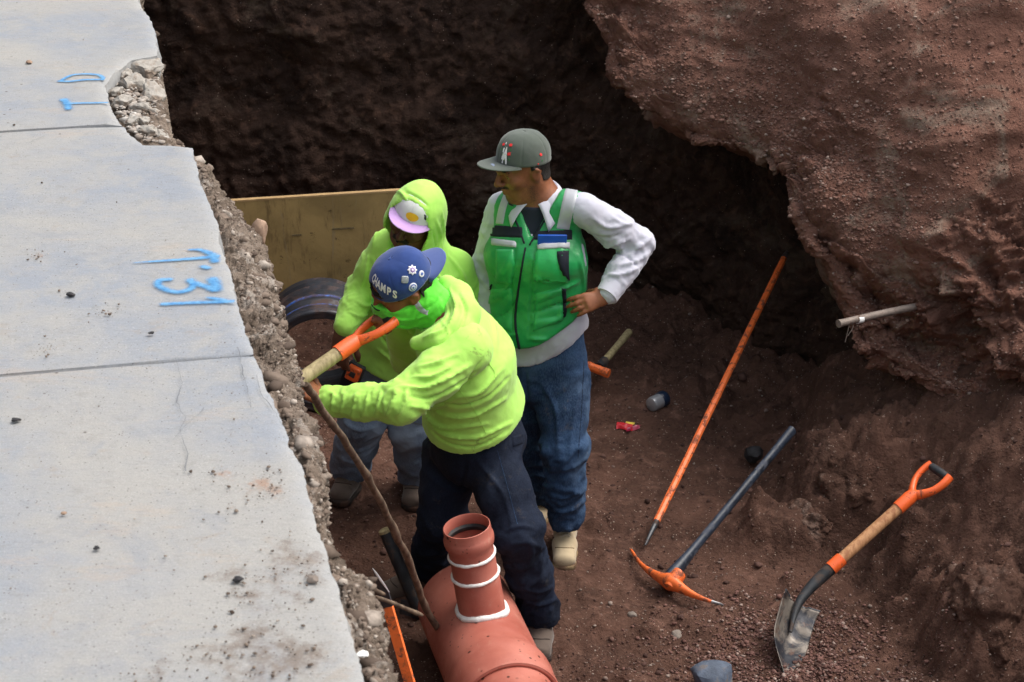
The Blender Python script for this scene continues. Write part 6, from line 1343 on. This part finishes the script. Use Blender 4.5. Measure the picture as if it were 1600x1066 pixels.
# ================================================================ the worker in the raised hood
def man_hood():
    pel = A(610, 572, 6.66); wst = A(632, 520, 6.62); che = A(655, 448, 6.54); nk = A(658, 398, 6.54)
    F0 = unit(V3(-.40, -.90, -.1)); SL = unit(V3(.90, -.40, 0)); AX = unit(nk-pel)
    shR = A(606, 386, 6.60); elR = A(566, 452, 6.62); wrR = A(539, 512, 6.46); shL = A(712, 420, 6.56); elL = A(742, 500, 6.60); wrL = A(690, 560, 6.45)
    hipR = A(600, 588, 6.68); hipL = A(648, 596, 6.70); knR = A(564, 655, 6.60); anR = A(548, 732, 6.74); knL = A(645, 675, 6.62); anL = A(652, 752, 6.72)
    z1, z2 = fz(*anR[:2]), fz(*anL[:2])
    H = HeadF(A(648, 338, 6.48), (-.40, -.86, -.24), (.36, -.20, .90), .97)
    body = S(); head_sdf(H, body, nk, .058); body.loft([nk, che, wst, pel], SL, [(.08, .06), (.14, .09), (.13, .09), (.13, .09)], .05)
    body.chain([shR, elR, wrR], [.04, .035, .025]).chain([shL, elL, wrL], [.04, .035, .025]).chain([hipL, knL, anL], [.06, .045, .035]).chain([hipR, knR, anR], [.06, .045, .035])
    hand_sdf(body, wrR+V3(-.015, -.005, -.025), (-.12, -.22, -1), (-.35, -.9, .1), (.8, -.35, 0), (.35, .5, .6, .65), .05, .98, .6); hand_sdf(body, wrL, (-.5, -.5, -.7), (-.2, -.8, .5), (-.6, .2, .6), (.9, 1., 1., 1.), .04, .95, 1.)
    c = Cloth(body, *bb(H(.15, 0, .15), H(-.15, 0, 0), wrL, wrR-V3(0, 0, .15), elL, anL, anR, pad=.12), .0052, 1)
    root = c.obj('person', M['skin_dark'], None, 1, {'beard': beard_attr(H, c.v, .15, 1.3)}); tag(root, 'worker in a raised yellow-green hood over a lilac-brimmed cap, standing behind the shovel', 'person')
    add_eyes(H, root, M['iris'])
    hs_ = S(); head_sdf(H, hs_, nk, .058)
    def fm(p): q = (p-H.c)/H.k; f, l, u = q@H.F, q@H.L, q@H.U; return np.maximum(hs_(p)-.006, np.maximum(np.abs(u+.047+2.5*l*l*6)-.0075, np.maximum(.07-f, np.abs(l)-.034)))
    c = Cloth(fm, H.c-.16, H.c+.16, .0035, 1); c.disp(.001*fbm(c.v*90, 2)); c.obj('moustache', M['hair'], root)
    tr = S().loft([pel+AX*.04, pel-V3(0, 0, .04)], SL, [(.155, .115), (.155, .115)], .04).chain([hipL, hipL*.5+knL*.5, knL, knL*.5+anL*.5, anL+V3(0, 0, .02)], [.098, .088, .072, .068, .072], .035).chain([hipR, hipR*.5+knR*.5, knR, knR*.5+anR*.5, anR+V3(0, 0, .02)], [.098, .088, .076, .072, .078], .035)
    c = Cloth(lambda p: np.maximum(np.maximum(tr(p), p[:, 2]-.80), max(z1, z2)+.045-p[:, 2]), *bb(pel+.1, anL, anR, hipL, hipR, knR, pad=.2), .0075, 2)
    for a_, b_, s_, am in ((hipL, knL, 1, .008), (hipR, knR, 2, .009), (knL, anL, 3, .012), (knR, anR, 4, .013)): c.wrinkle(a_, b_, .14, am, 15, .7, s_+30)
    c.fold([([(530, 690), (550, 705), (578, 700)], .010, .010), ([(527, 712), (550, 722), (574, 716)], .009, .010), ([(536, 660), (560, 672), (586, 668)], .010, .009), ([(545, 675), (552, 695), (560, 725)], .008, -.007)]); c.disp(.003*fbm(c.v*20, 3)); c.obj('jeans', M['jeans_pale'], root)
    shoe(anR, V3(anR[0]-.05, anR[1]-.16, 0), M['boot_grey'], root, M['sole_dark'], 1.0, 'boot', z1-.01); shoe(anL, V3(anL[0]-.02, anL[1]-.17, 0), M['boot_grey'], root, M['sole_dark'], 1.0, 'boot', z2-.01)
    # hoodie body
    ho = S().loft([nk-AX*.02, nk-AX*.09, che, wst, pel+AX*.02, pel-AX*.03], SL, [(.09, .08), (.135, .10), (.160, .118), (.158, .118), (.150, .115), (.145, .110)], .06)
    ho.cap(shL-SL*.02, nk-AX*.05, .060, .066, .06).cap(shR+SL*.02, nk-AX*.05, .060, .066, .06).chain([shR, shR*.5+elR*.5, elR, elR*.5+wrR*.5, wrR+(elR-wrR)*.02], [.066, .059, .052, .046, .040], .03).chain([shL, elL, wrL], [.070, .058, .046], .03)
    inner = lambda p: sd_ell(p, H(.035, 0, -.015), np.array([.096, .082, .128]), H.ax())
    ho.ell(H(-.010, 0, .000), (.124, .100, .140), H.ax(), .02).cap(H(-.05, 0, -.04), nk-AX*.03, .092, .105, .05).cap(H(.025, .072, -.06), nk+F0*.055-AX*.03, .026, .04, .03).cap(H(.025, -.072, -.06), nk+F0*.055-AX*.03, .026, .04, .03)
    openf = lambda p: np.maximum(sd_ell(p, H(.07, 0, -.072), np.array([.112, .080, .116]), H.ax()), -((p-H(.035, 0, 0))@H.F)-.055)
    hz = A(605, 588, 6.54)[2]; hn = unit(AX+V3(.05, .10, 0)); hp_ = A(608, 592, 6.55)
    f = lambda p: np.maximum(smax(smax(ho(p), -openf(p), .008), -inner(p), .01), (hp_-p)@hn)
    c = Cloth(f, *bb(shL, shR, elL, elR, wrR, wrL, pel, H(0, 0, .16), nk, pad=.22), .0062, 2)
    c.wrinkle(elR, wrR, .11, .008, 24, .6, 41); c.wrinkle(shR, elR, .12, .007, 15, .6, 42, .2, 1.); c.wrinkle(shL, elL, .12, .008, 14, .6, 43, .2, 1.)
    c.fold([([(612, 308), (625, 300), (640, 318)], .008, .007), ([(632, 300), (650, 308), (668, 322)], .008, -.006), ([(682, 345), (688, 370), (680, 392)], .008, .008), ([(675, 360), (680, 385), (672, 405)], .006, -.007), ([(690, 330), (694, 360), (690, 385)], .010, .005),
            ([(590, 400), (600, 430), (598, 460)], .010, .007), ([(625, 420), (612, 450), (600, 500)], .011, .007), ([(575, 400), (570, 430), (562, 455)], .008, .006), ([(590, 545), (610, 560), (640, 580)], .009, .008), ([(592, 520), (608, 540), (640, 552)], .009, -.007), ([(556, 470), (570, 478), (588, 476)], .007, .008), ([(546, 488), (560, 494), (576, 492)], .007, .008), ([(700, 400), (720, 425), (735, 460)], .010, .006), ([(605, 350), (590, 362), (582, 385)], .009, .005), ([(672, 415), (690, 440), (700, 470)], .010, .008)])
    c.disp(.0030*fbm(c.v*14, 3)+.0015*ridge(c.v*24, 2)); B = c.bvh(); hd_ = c.obj('hoodie', M['hiviz'], root)
    patch_obj('dark_strap', B, [[(615, 508), (622, 508)], [(621, 540), (628, 540)], [(630, 578), (637, 580)]], simple('olive_webbing', lin((84, 92, 34)), .8), hd_, 5, 22, .003, .003)
    patch_obj('grey_strap', B, [[(634, 536), (640, 536)], [(639, 560), (643, 560)], [(642, 584), (646, 584)]], M['reflect'], hd_, 4, 12, .003, .003)
    cp, pt = capmesh(H, .104, .096, .085, .088, name='cap', mat=M['cap_white'], parent=root, tilt=R(9), fullness=2.4, brim=(.062, 1.30, .014, .004, M['brim_lilac']), base=.034)
    c_ = pt(np.array(.12), np.array(.60), .002); e_ = pt(np.array(.16), np.array(.60)); g_ = pt(np.array(.12), np.array(.66)); nn = np.cross(e_-c_, g_-c_); nn = nn if nn@H.F > 0 else -nn
    a = np.linspace(0, 2*np.pi, 24, endpoint=False); MB().add(np.concatenate([pt(.15+.28*np.cos(a), .84+.11*np.sin(a), .0050), pt(np.array([.15]), np.array([.84]), .0060)]), [(i, (i+1) % 24, 24) for i in range(24)]).build('round_emblem', M['thread_yellow'], cp)
    MB().add(pt(np.array([.60, .72, .78, .66]), np.array([.68, .72, .86, .82]), .004), [(0, 1, 2, 3)]).build('small_print', M['trim'], cp, smooth=False)
    # tape measure clipped to the belt
    tm = empty('tape_measure', A(554, 586, 6.47), 'orange and black tape measure clipped to the belt of the hooded worker', 'tape measure')
    c0 = A(553, 583, 6.47); e1, e2, e3 = unit(V3(.86, -.3, -.36)), unit(V3(.35, -.1, .93)), None; e3 = np.cross(e1, e2)
    MB().box(c0, (e1, e2, e3), (.026, .030, .016)).build('case', M['orange_plain'], tm, bevel=.006, seg=3); MB().box(c0-e3*.014 if e3[1] < 0 else c0+e3*.014, (e1, e2, e3), (.033, .036, .010)).build('rubber_edge', M['black'], tm, bevel=.006)
    sg = e3 if e3[1] < 0 else -e3; MB().box(c0+sg*.016, (e1, e2, e3), (.011, .011, .0025)).build('centre_plate', M['black'], tm, bevel=.001)
    ps_ = MB().box(A(546, 596, 6.52), (e1, e2, e3), (.035, .060, .014)).build('belt_pouch', M['trim'], root, bevel=.008)
man_hood()
